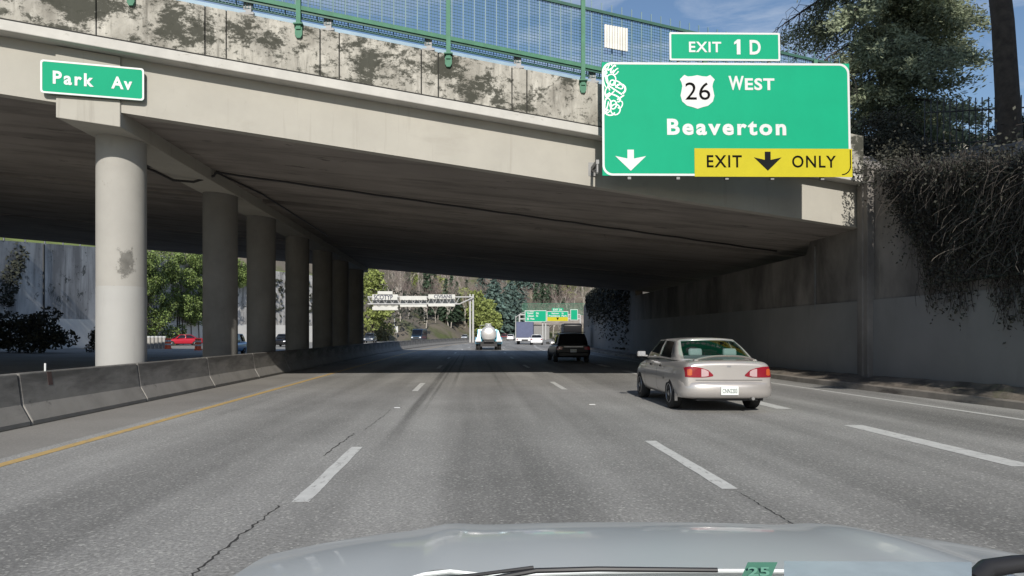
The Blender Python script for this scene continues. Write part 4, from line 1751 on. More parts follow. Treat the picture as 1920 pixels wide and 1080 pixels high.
def pine(name, base, top, r0, label, seed, zlo, rad, nb=60, leaf=.10, m=NEEDLED, per=34):
    rg = np.random.default_rng(seed)
    e = empty(name, base, label, 'tree')
    base, top = Vector(base), Vector(top)
    t_ = MB()
    ps_ = [base - Vector((0, 0, .4))] + [base + (top - base) * f + Vector((rg.normal() * .06, rg.normal() * .06, 0)) for f in (.02, .15, .3, .45, .6, .8, 1)]
    t_.tube(ps_, [r0 * 1.2, r0 * 1.1, r0, r0 * .93, r0 * .85, r0 * .7, r0 * .5, .06], 12)
    t_.build('trunk', BARK, e, smooth=True)
    C, D = [], []
    l_ = MB()
    for i in range(nb):
        f = rg.uniform(0, 1)
        z = zlo + f * (top.z - zlo)
        c = base + (top - base) * ((z - base.z) / (top.z - base.z))
        a = rg.uniform(0, 2 * PI)
        ln = rad * (1.1 - f * .8) * rg.uniform(.5, 1)
        d = Vector((math.cos(a), math.sin(a), .15))
        pts = [c]
        for j in range(6):
            d = Vector((d.x, d.y, d.z - .07)).normalized()
            pts.append(pts[-1] + d * ln / 6)
        l_.tube(pts, [.06, .05, .045, .035, .03, .02, .012], 5, cap=False)
        for j in range(2, 7):
            for t2 in range(3):
                n = per
                ce = np.array(pts[j]) + rg.normal(0, .32, 3)
                C.append(ce + rg.normal(0, .2, (n, 3)) * [1, 1, .6])
                D.append(np.tile(np.array(d), (n, 1)))
    V, Fq = leaf_quads(np.concatenate(C), leaf, 2.4, rg, dirs=np.concatenate(D), jitter=2.5)
    l_.build('limbs', BARK, e, fix=False, smooth=True)
    np_mesh('crown', V, Fq, m, e)
    return e


pine('pine_tree', (13.85, 19.0, 6.4), (12.75, 19.4, 27), .25, 'tall dark pine trunk standing at the right edge beside the iron fence', 111, 18.5, 3.2, nb=45)
pine('pine_tree', (14.9, 5.0, 6.2), (14.9, 5.0, 23), .4, 'pine growing on the terrace just outside the right edge of view', 112, 8.0, 4.3, nb=110, leaf=.2, per=26)
pine('pine_tree', (15.6, -3.0, 6.2), (15.6, -3.0, 23), .4, 'unseen pine added for shade on the terrace beside the carriageway behind the viewpoint', 113, 9.0, 4.8, nb=110, leaf=.2, per=26)  # out of view, added to shade the right wall and its brambles
pine('pine_tree', (18.5, 1.5, 6.2), (18.5, 1.5, 22), .4, 'unseen pine added for shade on the terrace farther from the carriageway behind the viewpoint', 114, 8.0, 4.5, nb=90, leaf=.2, per=26)  # second unseen shade tree, added to darken the terrace undergrowth

# iron fence on the terrace
fz = empty('iron_fence', (14, 20.5, 6.6), 'black iron picket fence on the terrace beside the tall dark trunk', 'fence')
m_ = MB()
for i in range(40):
    x = 12.9 + i * .16
    m_.box((x, 21.0 + (x - 13) * -.2, 7.35), (.022, .022, 1.5))
tag(m_.build('pickets', BLACKPL, fz), kind='stuff')
m_ = MB()
for zz in (6.85, 7.75):
    m_.tube([(12.9, 21.02, zz), (19.2, 19.76, zz)], .022, 5)
m_.build('rail', BLACKPL, fz)
# pale building glimpsed behind the trees on the right
hb = empty('building', (36, 62, 6), 'pale building glimpsed behind the conifer at the right of the exit sign', 'building')
m_ = MB()
m_.box((39, 62, 10.8), (19, 10, 11.0))
m_.build('wall', mat('pale_stucco', (0.62, 0.58, 0.52), .85, var=.1), hb)
m_ = MB()
m_.box((39, 62, 16.5), (19.8, 10.8, .4))
m_.build('roof', mat('roof_grey', (.2, .2, .2), .8), hb)
for i in range(4):
    for j in range(2):
        m_ = MB()
        m_.box((32.5 + i * 4.3, 56.98, 9.0 + j * 4), (1.6, .08, 1.8))
        m_.build('window', DARKGLASS, hb)
# ------------------------------------------------------------------ vehicles
PAINTS = {}


def paint(name, col, metal=.35, rough=.32):
    return mat('paint_' + name, col, rough, metal=metal, var=.03, scale=2, coat=.6)


def loft_body(stations, m, parent, level=2, name='body'):
    rows = []
    for (y, w, zb, zt) in stations:
        h = zt - zb
        half = [(0, zb), (.7 * w, zb), (.92 * w, zb + .03), (.985 * w, zb + .22 * h), (w, zb + .48 * h), (.985 * w, zb + .74 * h), (.935 * w, zb + .93 * h),
                (.80 * w, zt), (.4 * w, zt + .015), (0, zt + .02)]
        loop_ = [(x, y, z) for x, z in half] + [(-x, y, z) for x, z in half[-2:0:-1]]
        rows.append(loop_)
    n = len(rows[0])
    vs = [p for r_ in rows for p in r_]
    fs = []
    for i in range(len(rows) - 1):
        for k_ in range(n):
            k2 = (k_ + 1) % n
            fs.append((i * n + k_, i * n + k2, (i + 1) * n + k2, (i + 1) * n + k_))
    # end caps as strips
    for base, flip in ((0, False), ((len(rows) - 1) * n, True)):
        h_ = n // 2
        for k_ in range(h_):
            a, b = k_, k_ + 1
            c_, d_ = n - k_ - 1, (n - k_) % n
            if k_ == 0:
                f = (base, base + 1, base + n - 1)
            elif b == h_:
                f = (base + a, base + b, base + n - a)
            else:
                f = (base + a, base + b, base + n - b, base + n - a)
            fs.append(f if not flip else f[::-1])
    m_ = MB()
    m_.add(vs, fs)
    o = m_.build(name, m, parent, world=False, smooth=True, angle=180)
    sm = o.modifiers.new('s', 'SUBSURF')
    sm.levels = level
    sm.render_levels = level
    return o


def cut_arches(o, axles, rad, wz, halfw):
    """cut wheel wells with cylinders"""
    tmp = []
    for y in axles:
        for sgn in (-1, 1):
            m_ = MB()
            m_.lathe([(rad, halfw - .28), (rad, halfw + .4)], (0, y, wz), 'x', 32)
            if sgn < 0:
                m_.v = [(-a, b, c) for a, b, c in m_.v]
            t_ = m_.build('cutter', None, None, world=False)
            b_ = o.modifiers.new('b', 'BOOLEAN')
            b_.operation = 'DIFFERENCE'
            b_.object = t_
            b_.solver = 'EXACT'
            tmp.append(t_)
    bake(o)
    for t_ in tmp:
        bpy.data.objects.remove(t_)
    o.data.polygons.foreach_set('use_smooth', [True] * len(o.data.polygons))
    o.data.set_sharp_from_angle(angle=R(38))


def wheel(parent, x, y, r, wd, rim=CHROME, holes=True):
    sgn = 1 if x > 0 else -1
    m_ = MB()
    pf = [(r * .62, -wd / 2), (r * .93, -wd / 2), (r, -wd / 2 + .03), (r, wd / 2 - .03), (r * .93, wd / 2), (r * .62, wd / 2)]
    m_.lathe(pf, (x, y, r), 'x', 28)
    wh = m_.build('wheel', RUBBER, parent, world=False, smooth=True)
    m_ = MB()
    pf = [(r * .63, wd / 2 - .005), (r * .60, wd / 2 + .008), (r * .55, wd / 2 - .012), (r * .2, wd / 2 - .005), (r * .12, wd / 2 + .012), (.01, wd / 2 + .014)]
    pf = [(a, b * sgn) for a, b in pf]
    m_.lathe(pf, (x, y, r), 'x', 28)
    m_.build('rim', rim, wh, world=False, smooth=True)
    m_ = MB()
    for i in range(7):
        a = 2 * PI * i / 7
        m_.lathe([(r * .075, (wd / 2 - .02) * sgn), (r * .075, (wd / 2 + .004) * sgn)], (x, y + r * .38 * math.cos(a), r + r * .38 * math.sin(a)), 'x', 8)
    m_.build('rim_holes', BLACKPL, wh, world=False)
    return wh


def bvh_of(o):
    me = o.data
    return BVHTree.FromPolygons([v.co for v in me.vertices], [list(p.vertices) for p in me.polygons])


def patch(name, bv, outline, m, parent, axis=1, frm=-6.0, off=.006, nx=10, nz=4):
    """lamp-like patch: outline = (xs, lows, highs); projected along +y (axis 1) or x (axis 0) on to the body"""
    xs, lo, hi = outline
    rows = []
    for i in range(nx + 1):
        t_ = i / nx * (len(xs) - 1)
        j = min(int(t_), len(xs) - 2)
        f = t_ - j
        x = xs[j] + (xs[j + 1] - xs[j]) * f
        a = lo[j] + (lo[j + 1] - lo[j]) * f
        b = hi[j] + (hi[j + 1] - hi[j]) * f
        row = []
        for q in range(nz + 1):
            z = a + (b - a) * q / nz
            if axis == 1:
                org, d = Vector((x, frm, z)), Vector((0, 1 if frm < 0 else -1, 0))
            else:
                org, d = Vector((frm, x, z)), Vector((1 if frm < 0 else -1, 0, 0))
            h, nn, _, _ = bv.ray_cast(org, d)
            if h is None or (axis == 1 and abs(h.y) < 1.2):
                h, nn, _, _ = bv.find_nearest(org * .0 + Vector((x, math.copysign(2.0, frm), z)) if axis == 1 else org)
            row.append(h - d * off)
        rows.append(row)
    m_ = MB()
    m_.grid(rows)
    return m_.build(name, m, parent, world=False, smooth=True, angle=180)


def cabin(parent, belt, roof, m, glass, crown=.03, bulge=.025, marks=None, rows_v=(0, .07, .3, .6, .92, 1)):
    """greenhouse from half loops (x<=0 side mirrored); marks: {'rear_window': (k0,k1) ...}"""
    K = len(belt)
    full_b = [(-x, y, z) for x, y, z in belt] + [(x, y, z) for x, y, z in belt[-2:0:-1]]
    full_r = [(-x, y, z) for x, y, z in roof] + [(x, y, z) for x, y, z in roof[-2:0:-1]]
    n = len(full_b)

    def pt(i, v):
        b_, r_ = Vector(full_b[i % n]), Vector(full_r[i % n])
        p = b_ + (r_ - b_) * v
        o = Vector((p.x, (p.y + .3) * .55, 0))
        if o.length > 1e-3:
            p += o.normalized() * bulge * math.sin(PI * v)
        return p
    shell = MB()
    gl = {}
    for i in range(n):
        seg = i if i < K - 1 else (2 * (K - 1) - i - 1)
        which = None
        for nm, (a, b) in marks.items():
            if a <= seg < b:
                which = nm
        for j in range(len(rows_v) - 1):
            q = [pt(i, rows_v[j]), pt(i + 1, rows_v[j]), pt(i + 1, rows_v[j + 1]), pt(i, rows_v[j + 1])]
            if which and 0 < j < len(rows_v) - 2:
                sd = which + ('' if which in ('rear_window', 'windshield') else ('L' if i < K - 1 else 'R'))
                gl.setdefault(sd, MB()).quad(*q)
            else:
                shell.quad(*q)
    # roof skin
    rl = [pt(i, 1.0) for i in range(K)]
    rows = []
    for p in rl:
        w_ = abs(p.x)
        row = []
        for j in range(9):
            t_ = j / 8 * 2 - 1
            row.append((w_ * t_, p.y, p.z + crown * (1 - t_ * t_) * min(1, (w_ / .56) ** 2)))
        rows.append(row)
    shell.grid(rows)
    me = bpy.data.meshes.new('cabin')
    me.from_pydata(shell.v, [], shell.f)
    bm = bmesh.new()
    bm.from_mesh(me)
    bmesh.ops.remove_doubles(bm, verts=bm.verts, dist=1e-4)
    bmesh.ops.dissolve_degenerate(bm, dist=1e-4, edges=bm.edges)
    bmesh.ops.recalc_face_normals(bm, faces=bm.faces)
    bm.to_mesh(me)
    bm.free()
    me.polygons.foreach_set('use_smooth', [True] * len(me.polygons))
    me.set_sharp_from_angle(angle=R(50))
    o = link_mesh('cabin', me, m, parent, world=False)
    sd = o.modifiers.new('sol', 'SOLIDIFY')
    sd.thickness = .03
    sd.offset = -1
    for nm, g in gl.items():
        bm_ = g.build(nm.rstrip('LR') if nm.endswith(('L', 'R')) else nm, glass, parent, world=False, smooth=True, angle=60)
        me2 = bm_.data
        b2 = bmesh.new()
        b2.from_mesh(me2)
        bmesh.ops.remove_doubles(b2, verts=b2.verts, dist=1e-4)
        b2.to_mesh(me2)
        b2.free()
    return o, pt


def dark_interior(o, y0, y1, xw, m):
    o.data.materials.append(m)
    idx = len(o.data.materials) - 1
    for p in o.data.polygons:
        c = p.center
        if y0 < c.y < y1 and abs(c.x) < xw and p.normal.z > .75:
            p.material_index = idx


def plate(parent, x, y, z, txt, m=SIGNWHITE, letters=True, wd=.31):
    m_ = MB()
    m_.box((x, y, z), (wd, .012, wd * .5))
    pl = m_.build('licence_plate', m, parent, world=False)
    if letters:
        t_ = text(txt, x - wd * .42, x + wd * .42, z - wd * .14, z + wd * .12, y - .0075, mat('plate_ink', (.10, .12, .12), .6), pl, bold=.004)
    return pl


def mirror_part(parent, x, y, z, m):
    sgn = 1 if x > 0 else -1
    m_ = MB()
    m_.hexa([(x - .09, y - .05, z - .06), (x + .09, y - .05, z - .06), (x + .08, y + .09, z - .045), (x - .08, y + .09, z - .045)],
            [(x - .09, y - .05, z + .06), (x + .09, y - .05, z + .06), (x + .07, y + .08, z + .045), (x - .07, y + .08, z + .045)])
    m_.box((x - sgn * .1, y + .02, z - .045), (.1, .05, .04))
    o = m_.build('wing_mirror', m, parent, world=False, smooth=True)
    bevel(o, .02)
    g = MB()
    g.box((x, y - .053, z), (.15, .006, .09))
    g.build('mirror_glass', CHROME, o, world=False)
    return o


# ---- silver sedan (front is +y)
SILVER = paint('silver', (0.47, 0.445, 0.425), .5, .28)
SEATM = mat('seat_fabric', (0.50, 0.54, 0.54), .9)
INTER = mat('dark_interior', (0.03, 0.03, 0.032), .9)
TAILR = mat('tail_red', (0.21, 0.008, 0.018), .2, coat=.5)
TAILO = mat('tail_amber', (0.40, 0.075, 0.02), .2, coat=.5)
TAILW = mat('tail_white', (0.45, 0.31, 0.32), .2, coat=.5)
HEADW = mat('headlamp_clear', (.75, .76, .78), .1, coat=.5)
car = empty('silver_sedan', (4.60, 15.38, 0), 'silver four-door sedan with rear spoiler and pale headrests in the right lanes', 'car')
st = [(-2.15, .68, .36, .85), (-2.14, .75, .30, .90), (-2.07, .80, .26, .935), (-1.85, .825, .22, .945), (-1.4, .843, .21, .945), (-.5, .848, .20, .945), (.6, .848, .20, .93), (1.05, .845, .20, .90),
      (1.6, .82, .22, .80), (2.0, .74, .26, .70), (2.12, .64, .30, .62), (2.15, .55, .34, .58)]
body = loft_body(st, SILVER, car)
bpy.context.view_layer.update()
cut_arches(body, (-1.22, 1.24), .335, .31, .84)
bv = bvh_of(body)
dark_interior(body, -1.35, .95, .68, INTER)
belt = [(0, -1.66, .935), (.38, -1.64, .935), (.63, -1.55, .935), (.72, -1.42, .935), (.77, -1.12, .94), (.777, -.78, .945), (.78, -.32, .95), (.78, -.24, .95), (.78, .70, .925), (.74, .92, .915), (.58, 1.10, .91), (0, 1.2, .91)]
roofl = [(0, -.92, 1.345), (.30, -.91, 1.34), (.51, -.86, 1.325), (.555, -.80, 1.31), (.575, -.72, 1.30), (.59, -.60, 1.315), (.605, -.28, 1.325), (.607, -.20, 1.325), (.59, .30, 1.31), (.565, .38, 1.30), (.47, .45, 1.31), (0, .5, 1.325)]
cabin(car, belt, roofl, SILVER, CLEAR, crown=.035, marks={'rear_window': (0, 2), 'side_window': (4, 6), 'front_window': (7, 8), 'windshield': (9, 11)})
# bumper
m_ = MB()
rows = []
for i in range(21):
    t_ = i / 20 * 2 - 1
    x = .835 * math.sin(t_ * PI / 2) if abs(t_) < 1 else .835 * t_
    y = -2.235 + .36 * abs(t_) ** 3.2
    rows.append([(x * .985, y + .10, .27), (x, y + .02, .30), (x * 1.01, y, .39), (x * 1.01, y, .48), (x * 1.0, y + .02, .545), (x * .985, y + .07, .575), (x * .95, y + .22, .585)])
m_.grid(rows)
o = m_.build('bumper', SILVER, car, world=False, smooth=True, angle=70)
m_ = MB()
m_.box((0, -1.75, .27), (1.1, .6, .10))
m_.build('undertray', BLACKPL, car, world=False)
m_ = MB()
m_.tube([(.42, -2.2, .27), (.42, -1.8, .27)], .03, 10)
m_.build('exhaust_pipe', GALVD, car, world=False)
for s in (-1, 1):
    xs = [s * q for q in (.775, .72, .62, .5, .37, .285)]
    tl = patch('tail_light', bv, (xs, [.655, .648, .645, .645, .652, .67], [.825, .842, .84, .82, .775, .695]), TAILR, car, off=.010, nx=14)
    patch('turn_signal', bv, ([s * .745, s * .70, s * .665], [.69, .675, .69], [.785, .805, .785]), TAILO, tl, off=.016, nx=5)
    patch('reverse_lamp', bv, ([s * .50, s * .43, s * .37], [.66, .66, .675], [.80, .79, .75]), TAILW, tl, off=.016, nx=5)
    patch('headlight', bv, ([s * .72, s * .45], [.55, .56], [.66, .66]), HEADW, car, frm=6.0, off=.008)
    m_ = MB()
    m_.box((s * .80, -1.60, .30), (.05, .02, .24))
    m_.build('mud_flap', BLACKPL if s > 0 else SILVER, car, world=False)
pl = plate(car, -.02, -2.25, .415, 'CNN2203', mat('plate_white', (.62, .66, .64), .5))
# trunk lid seam and emblem
m_ = MB()
for (a, b) in (((-.62, .68), (-.58, .625)), ((.62, .68), (.58, .625))):
    pass
seam = []
for i in range(25):
    t_ = i / 24
    x = -.60 + 1.2 * t_
    seam.append((x, -2.155, .632))
rows = []
patch('lid_seam', bv, ([-.6, .6], [.592, .592], [.603, .603]), BLACKPL, car, off=.004, nx=20, nz=1)
patch('emblem', bv, ([-.035, .035], [.83, .83], [.86, .86]), CHROME, car, off=.006, nx=4, nz=2)
# spoiler
rows = []
for i in range(25):
    t_ = i / 24 * 2 - 1
    x = .56 * t_
    zt = .955 + .085 * (1 - abs(t_) ** 2.6)
    y = -1.99 + .10 * t_ * t_
    hw = .10 - .02 * abs(t_)
    rows.append([(x, y + hw, zt - .015), (x, y + hw * .5, zt), (x, y - hw * .6, zt + .008), (x, y - hw, zt - .008), (x, y - hw * .6, zt - .03), (x, y + hw * .5, zt - .03), (x, y + hw, zt - .015)])
m_ = MB()
m_.grid(rows)
for s in (-1, 1):
    m_.hexa([(s * .54 - .04, -2.0, .92), (s * .54 + .04, -2.0, .92), (s * .54 + .04, -1.86, .92), (s * .54 - .04, -1.86, .92)], [(s * .53 - .03, -1.96, .965), (s * .53 + .03, -1.96, .965), (s * .53 + .03, -1.88, .965), (s * .53 - .03, -1.88, .965)])
m_.build('spoiler', SILVER, car, world=False, smooth=True, angle=60)
# seats and headrests
for x in (-.33, .33):
    m_ = MB()
    m_.box((x, -1.22, 1.075), (.26, .10, .15), Matrix.Rotation(R(-12), 3, 'X'))
    hd = m_.build('headrest', SEATM, car, world=False, smooth=True)
    bevel(hd, .04, 3)
    m_ = MB()
    m_.box((x * .98, -.1, 1.0), (.46, .16, .30), Matrix.Rotation(R(-10), 3, 'X'))
    bevel(m_.build('front_seat', INTER, car, world=False, smooth=True), .05, 3)
m_ = MB()
m_.box((0, -1.17, .965), (1.25, .2, .10))
bevel(m_.build('rear_seat', mat('rear_seat_grey', (.2, .22, .22), .9), car, world=False, smooth=True), .04, 3)
mirror_part(car, -.93, .68, 1.0, SILVER)
mirror_part(car, .93, .68, 1.0, SILVER)
for y in (-1.22, 1.24):
    for s in (-1, 1):
        wheel(car, s * .745, y, .295, .185)
for y in (-.72, .05):
    m_ = MB()
    m_.box((-.862, y, .80), (.03, .17, .035))
    m_.build('door_handle', BLACKPL, car, world=False)
for y in (-.28, .72):
    m_ = MB()
    patch('door_seam', bv, ([y - .006, y + .006], [.3, .3], [.93, .93]), BLACKPL, car, axis=0, frm=-3.0, off=.003, nx=1, nz=10)
patch('side_moulding', bv, ([-.85, .85], [.545, .545], [.59, .59]), SILVER, car, axis=0, frm=-3.0, off=.012, nx=10, nz=2)


# ---- generic car for the smaller ones
def small_car(name, loc, rz, label, m, H=1.42, Wd=.87, Ln=4.4, kind='sedan', tail=True, txt=None, glass=DARKGLASS, wr=.31):
    e = empty(name, loc, label, 'car', None, rz)
    hl = Ln / 2
    bz = H * (.66 if kind == 'sedan' else .60)
    if kind == 'sedan':
        st_ = [(-hl, Wd * .78, .36, bz - .06), (-hl + .03, Wd * .88, .30, bz), (-hl + .15, Wd * .95, .24, bz + .01), (-hl + .8, Wd, .2, bz), (0, Wd, .2, bz - .02), (hl * .45, Wd, .2, bz - .05),
               (hl * .8, Wd * .95, .22, bz - .16), (hl - .1, Wd * .86, .27, bz - .27), (hl, Wd * .7, .34, bz - .36)]
        ry0, ry1, by0, by1 = -hl * .42, hl * .2, -hl * .75, hl * .52
    else:
        st_ = [(-hl, Wd * .86, .38, bz - .02), (-hl + .02, Wd * .95, .32, bz), (-hl + .12, Wd * .98, .26, bz + .02), (-hl + .8, Wd, .23, bz), (0, Wd, .22, bz - .02), (hl * .45, Wd, .22, bz - .05),
               (hl * .8, Wd * .95, .24, bz - .12), (hl - .1, Wd * .88, .27, bz - .22), (hl, Wd * .74, .34, bz - .30)]
        ry0, ry1, by0, by1 = -hl * .84, hl * .22, -hl * .96, hl * .52
    bo = loft_body(st_, m, e, 2)
    bpy.context.view_layer.update()
    cut_arches(bo, (-hl * .58, hl * .6), wr + .04, wr, Wd)
    bv_ = bvh_of(bo)
    wb, wr_ = Wd * .90, Wd * .72
    zr = H - .03
    ym = (ry0 + ry1) / 2
    bl = [(0, by0, bz), (wb * .6, by0 + .02, bz), (wb * .86, by0 + .10, bz), (wb * .97, by0 + .28, bz), (wb, (by0 + ym) / 2, bz - .01), (wb, ym - .05, bz - .02), (wb, ym + .05, bz - .02), (wb, by1 - .35, bz - .03), (wb * .95, by1 - .15, bz - .03), (wb * .75, by1, bz - .03), (0, by1 + .1, bz - .03)]
    rf = [(0, ry0, zr), (wr_ * .6, ry0 + .01, zr), (wr_ * .9, ry0 + .05, zr - .02), (wr_ * .98, ry0 + .14, zr - .03), (wr_, (ry0 + ym) / 2 + .1, zr - .01), (wr_, ym - .03, zr), (wr_, ym + .05, zr), (wr_ * .99, ry1 - .12, zr - .01), (wr_ * .96, ry1 - .05, zr - .02), (wr_ * .75, ry1 + .02, zr - .01), (0, ry1 + .06, zr)]
    cabin(e, bl, rf, m, glass, marks={'rear_window': (0, 2), 'side_window': (3, 5), 'front_window': (6, 7), 'windshield': (8, 10)})
    for y in (-hl * .58, hl * .6):
        for s in (-1, 1):
            wheel(e, s * (Wd - .11), y, wr, .2)
    for s in (-1, 1):
        patch('tail_light', bv_, ([s * Wd * .93, s * Wd * .62], [bz - .26, bz - .24], [bz - .08, bz - .1]), TAILR, e, off=.01, nx=5)
        patch('headlight', bv_, ([s * Wd * .82, s * Wd * .5], [.58, .58], [.72, .70]), HEADW, e, frm=6., off=.01, nx=5)
        mirror_part(e, s * (Wd + .07), by1 - .42, bz + .06, m)
    m_ = MB()
    m_.box((0, -hl - .005, .42), (Wd * 1.7, .12, .22))
    bevel(m_.build('bumper', m, e, world=False, smooth=True), .04, 3)
    m_ = MB()
    m_.box((0, hl - .04, .46), (Wd * 1.1, .05, .14))
    m_.build('grille', BLACKPL, e, world=False)
    if txt:
        plate(e, 0, -hl - (.075 if kind == 'sedan' else .02), .60 if kind != 'sedan' else .45, txt)
    return e


def on_road(px, Y, z=0.0):
    return ((px - VX) * Y / F, Y, z)


BLK = mat('paint_black', (.008, .0085, .011), .35, var=.03, spec=.25)
suv = small_car('black_wagon', on_road(1064, 39.2), 0, 'black wagon in the bridge shade ahead of the silver sedan', BLK, 1.50, .90, 4.7, 'wagon', txt='7X2 B9', wr=.33)
m_ = MB()
m_.box((0, -1.98, 1.53), (1.25, .2, .035))
m_.build('spoiler', BLK, suv, world=False)
m_ = MB()
m_.box((0, -2.372, .80), (.95, .02, .05))
m_.build('trim_strip', CHROME, suv, world=False)
WHT = paint('white', (.78, .79, .80), 0, .3)
small_car('white_sedan', on_road(1006, 101), R(-5), 'small white sedan beside the dark box truck in the distance', WHT, 1.42, .88, 4.4)
small_car('red_sedan', on_road(343, 94), R(118), 'red sedan by the ivy wall on the far left', paint('red', (.42, .012, .03), .1, .3), 1.42, .87, 4.6)
small_car('blue_car', (-16.9, 50.3, 0), R(180), 'bright blue car partly hidden behind the second and third columns', paint('blue', (.06, .32, .72), .1, .35), 1.5, .90, 4.4, 'wagon')
small_car('dark_car', on_road(533, 86), R(180), 'dark car glimpsed in the gap between the third and fourth columns', BLK, 1.5, .88, 4.4)
small_car('grey_wagon', on_road(694, 126), R(180), 'dark grey oncoming wagon just right of the last column', paint('grey', (.06, .075, .10), .3, .3), 1.7, .92, 4.6, 'wagon')
small_car('distant_car', on_road(872, 200), R(172), 'tiny pale oncoming car left of the gantry post', paint('palegrey', (.4, .43, .47), .3, .3), 1.45, .88, 4.4)
small_car('distant_car', on_road(958, 175), R(-8), 'tiny white car between the tanker and the box truck', WHT, 1.45, .88, 4.4)
small_car('distant_car', on_road(947, 190), R(-8), 'tiny dark red car just right of the tanker', paint('maroon', (.2, .03, .04), .2, .3), 1.6, .9, 4.4, 'wagon')


# ---- tanker truck (rear view)
tk = empty('tanker_truck', (1.42, 66.5, 0), 'tanker truck with a round silver tank and light blue fenders beyond the bridge', 'truck')
TANK = mat('tank_aluminium', (.62, .61, .60), .38, metal=.45, var=.12, scale=2, stains=[dict(col=(.25, .24, .23), scale=(2, 2, .6), lo=.55, hi=.7, amt=.5)])
LBLUE = paint('light_blue', (.22, .55, .70), 0, .35)
m_ = MB()
rows = []
prof_ = [(.02, -.02), (.45, 0), (.66, .10), (.73, .3), (.73, 5.5), (.6, 5.8), (.02, 5.9)]
m_.lathe(prof_, (0, 0, 1.45), 'y', 28)
m_.v = [(a * .97, b, c) for a, b, c in m_.v]
tkb = m_.build('tank', TANK, tk, world=False, smooth=True, angle=50)
m_ = MB()
for y in (.4, 2.2, 4.0, 5.4):
    m_.lathe([(.742, y - .04), (.742, y + .04)], (0, 0, 1.45), 'y', 28)
m_.v = [(a * .97, b, c) for a, b, c in m_.v]
m_.build('band', GALV, tkb, world=False)
m_ = MB()
m_.lathe([(.18, 0), (.18, .12), (.14, .2)], (0, 1.0, 2.15), 'z', 14)
m_.box((0, 2.5, 2.19), (.5, 3.5, .05))
m_.tube([(-.60, .15, 1.5), (-.82, .15, 2.1), (-.80, .15, 2.24), (-.2, .15, 2.26), (.2, .15, 2.26)], .025, 5)
m_.tube([(-.25, 2.5, 2.2), (-.25, 2.5, 2.4), (.25, 2.5, 2.4), (.25, 2.5, 2.2)], .025, 5)
m_.build('hatch', GALV, tkb, world=False)
for s in (-1, 1):
    rows = []
    for i in range(13):
        a = PI * i / 12
        rows.append([(s * .62, 1.3 - 1.0 * math.cos(a), .55 + .62 * math.sin(a)), (s * 1.22, 1.3 - 1.0 * math.cos(a), .55 + .62 * math.sin(a))])
    m_ = MB()
    m_.grid(rows)
    f_ = m_.build('fender', LBLUE, tk, world=False, smooth=True)
    f_.modifiers.new('s', 'SOLIDIFY').thickness = .03
    m_ = MB()
    m_.hexa([(s * .74, .3, .95), (s * 1.12, .3, .95), (s * 1.12, 1.2, .95), (s * .74, 1.2, .95)], [(s * .76, .5, 1.85), (s * .88, .5, 1.8), (s * .88, 1.2, 1.8), (s * .76, 1.2, 1.85)])
    m_.build('side_panel', LBLUE, tk, world=False)
    m_ = MB()
    m_.box((s * .95, -.04, .86), (.5, .06, .16))
    m_.build('light_bar', mat('truck_white', (.7, .7, .7), .5), tk, world=False)
    for y in (1.0, 2.1):
        for dx in (.72, 1.02):
            wheel(tk, s * dx, y, .49, .26, GALVD)
    wheel(tk, s * 1.0, 7.4, .49, .28, GALVD)
m_ = MB()
m_.box((0, 3.8, .85), (.9, 8.0, .25))
m_.box((0, .05, .72), (2.3, .1, .12))
m_.box((0, .1, .5), (1.5, .06, .35))
m_.build('chassis', BLACKPL, tk, world=False)
m_ = MB()
m_.box((0, 7.6, 1.35), (2.0, 1.9, 1.2))
m_.box((0, 9.1, 1.1), (1.6, 1.2, .9))
bevel(m_.build('truck_cab', LBLUE, tk, world=False), .12, 3)

# ---- box truck
bt = empty('box_truck', on_road(984, 104), 'dark blue box truck with a white lower rear in the right lanes far ahead', 'truck', rz=R(-5))
m_ = MB()
m_.box((0, 3.0, 2.05), (2.45, 6.2, 2.3))
bevel(m_.build('cargo_box', mat('box_navy', (.05, .065, .13), .45, var=.1), bt, world=False), .04)
m_ = MB()
m_.box((0, .02, .72), (2.4, .25, .42))
m_.build('tail_lift', mat('truck_white', (.7, .7, .7), .5), bt, world=False)
m_ = MB()
m_.box((0, -.125, 2.05), (2.2, .03, 2.0))
m_.build('rear_door', mat('box_navy2', (.07, .085, .16), .45, var=.1), bt, world=False)
m_ = MB()
m_.box((0, 7.2, 1.5), (2.2, 1.9, 1.8))
bevel(m_.build('truck_cab', WHT, bt, world=False), .15, 3)
m_ = MB()
m_.box((0, 3.6, .6), (.9, 7.5, .25))
m_.build('chassis', BLACKPL, bt, world=False)
for s in (-1, 1):
    for y in (1.3, 6.9):
        wheel(bt, s * 1.0, y, .45, .3, GALVD)
    m_ = MB()
    m_.box((s * 1.05, -.12, .72), (.12, .04, .2))
    m_.build('tail_light', TAILR, bt, world=False)


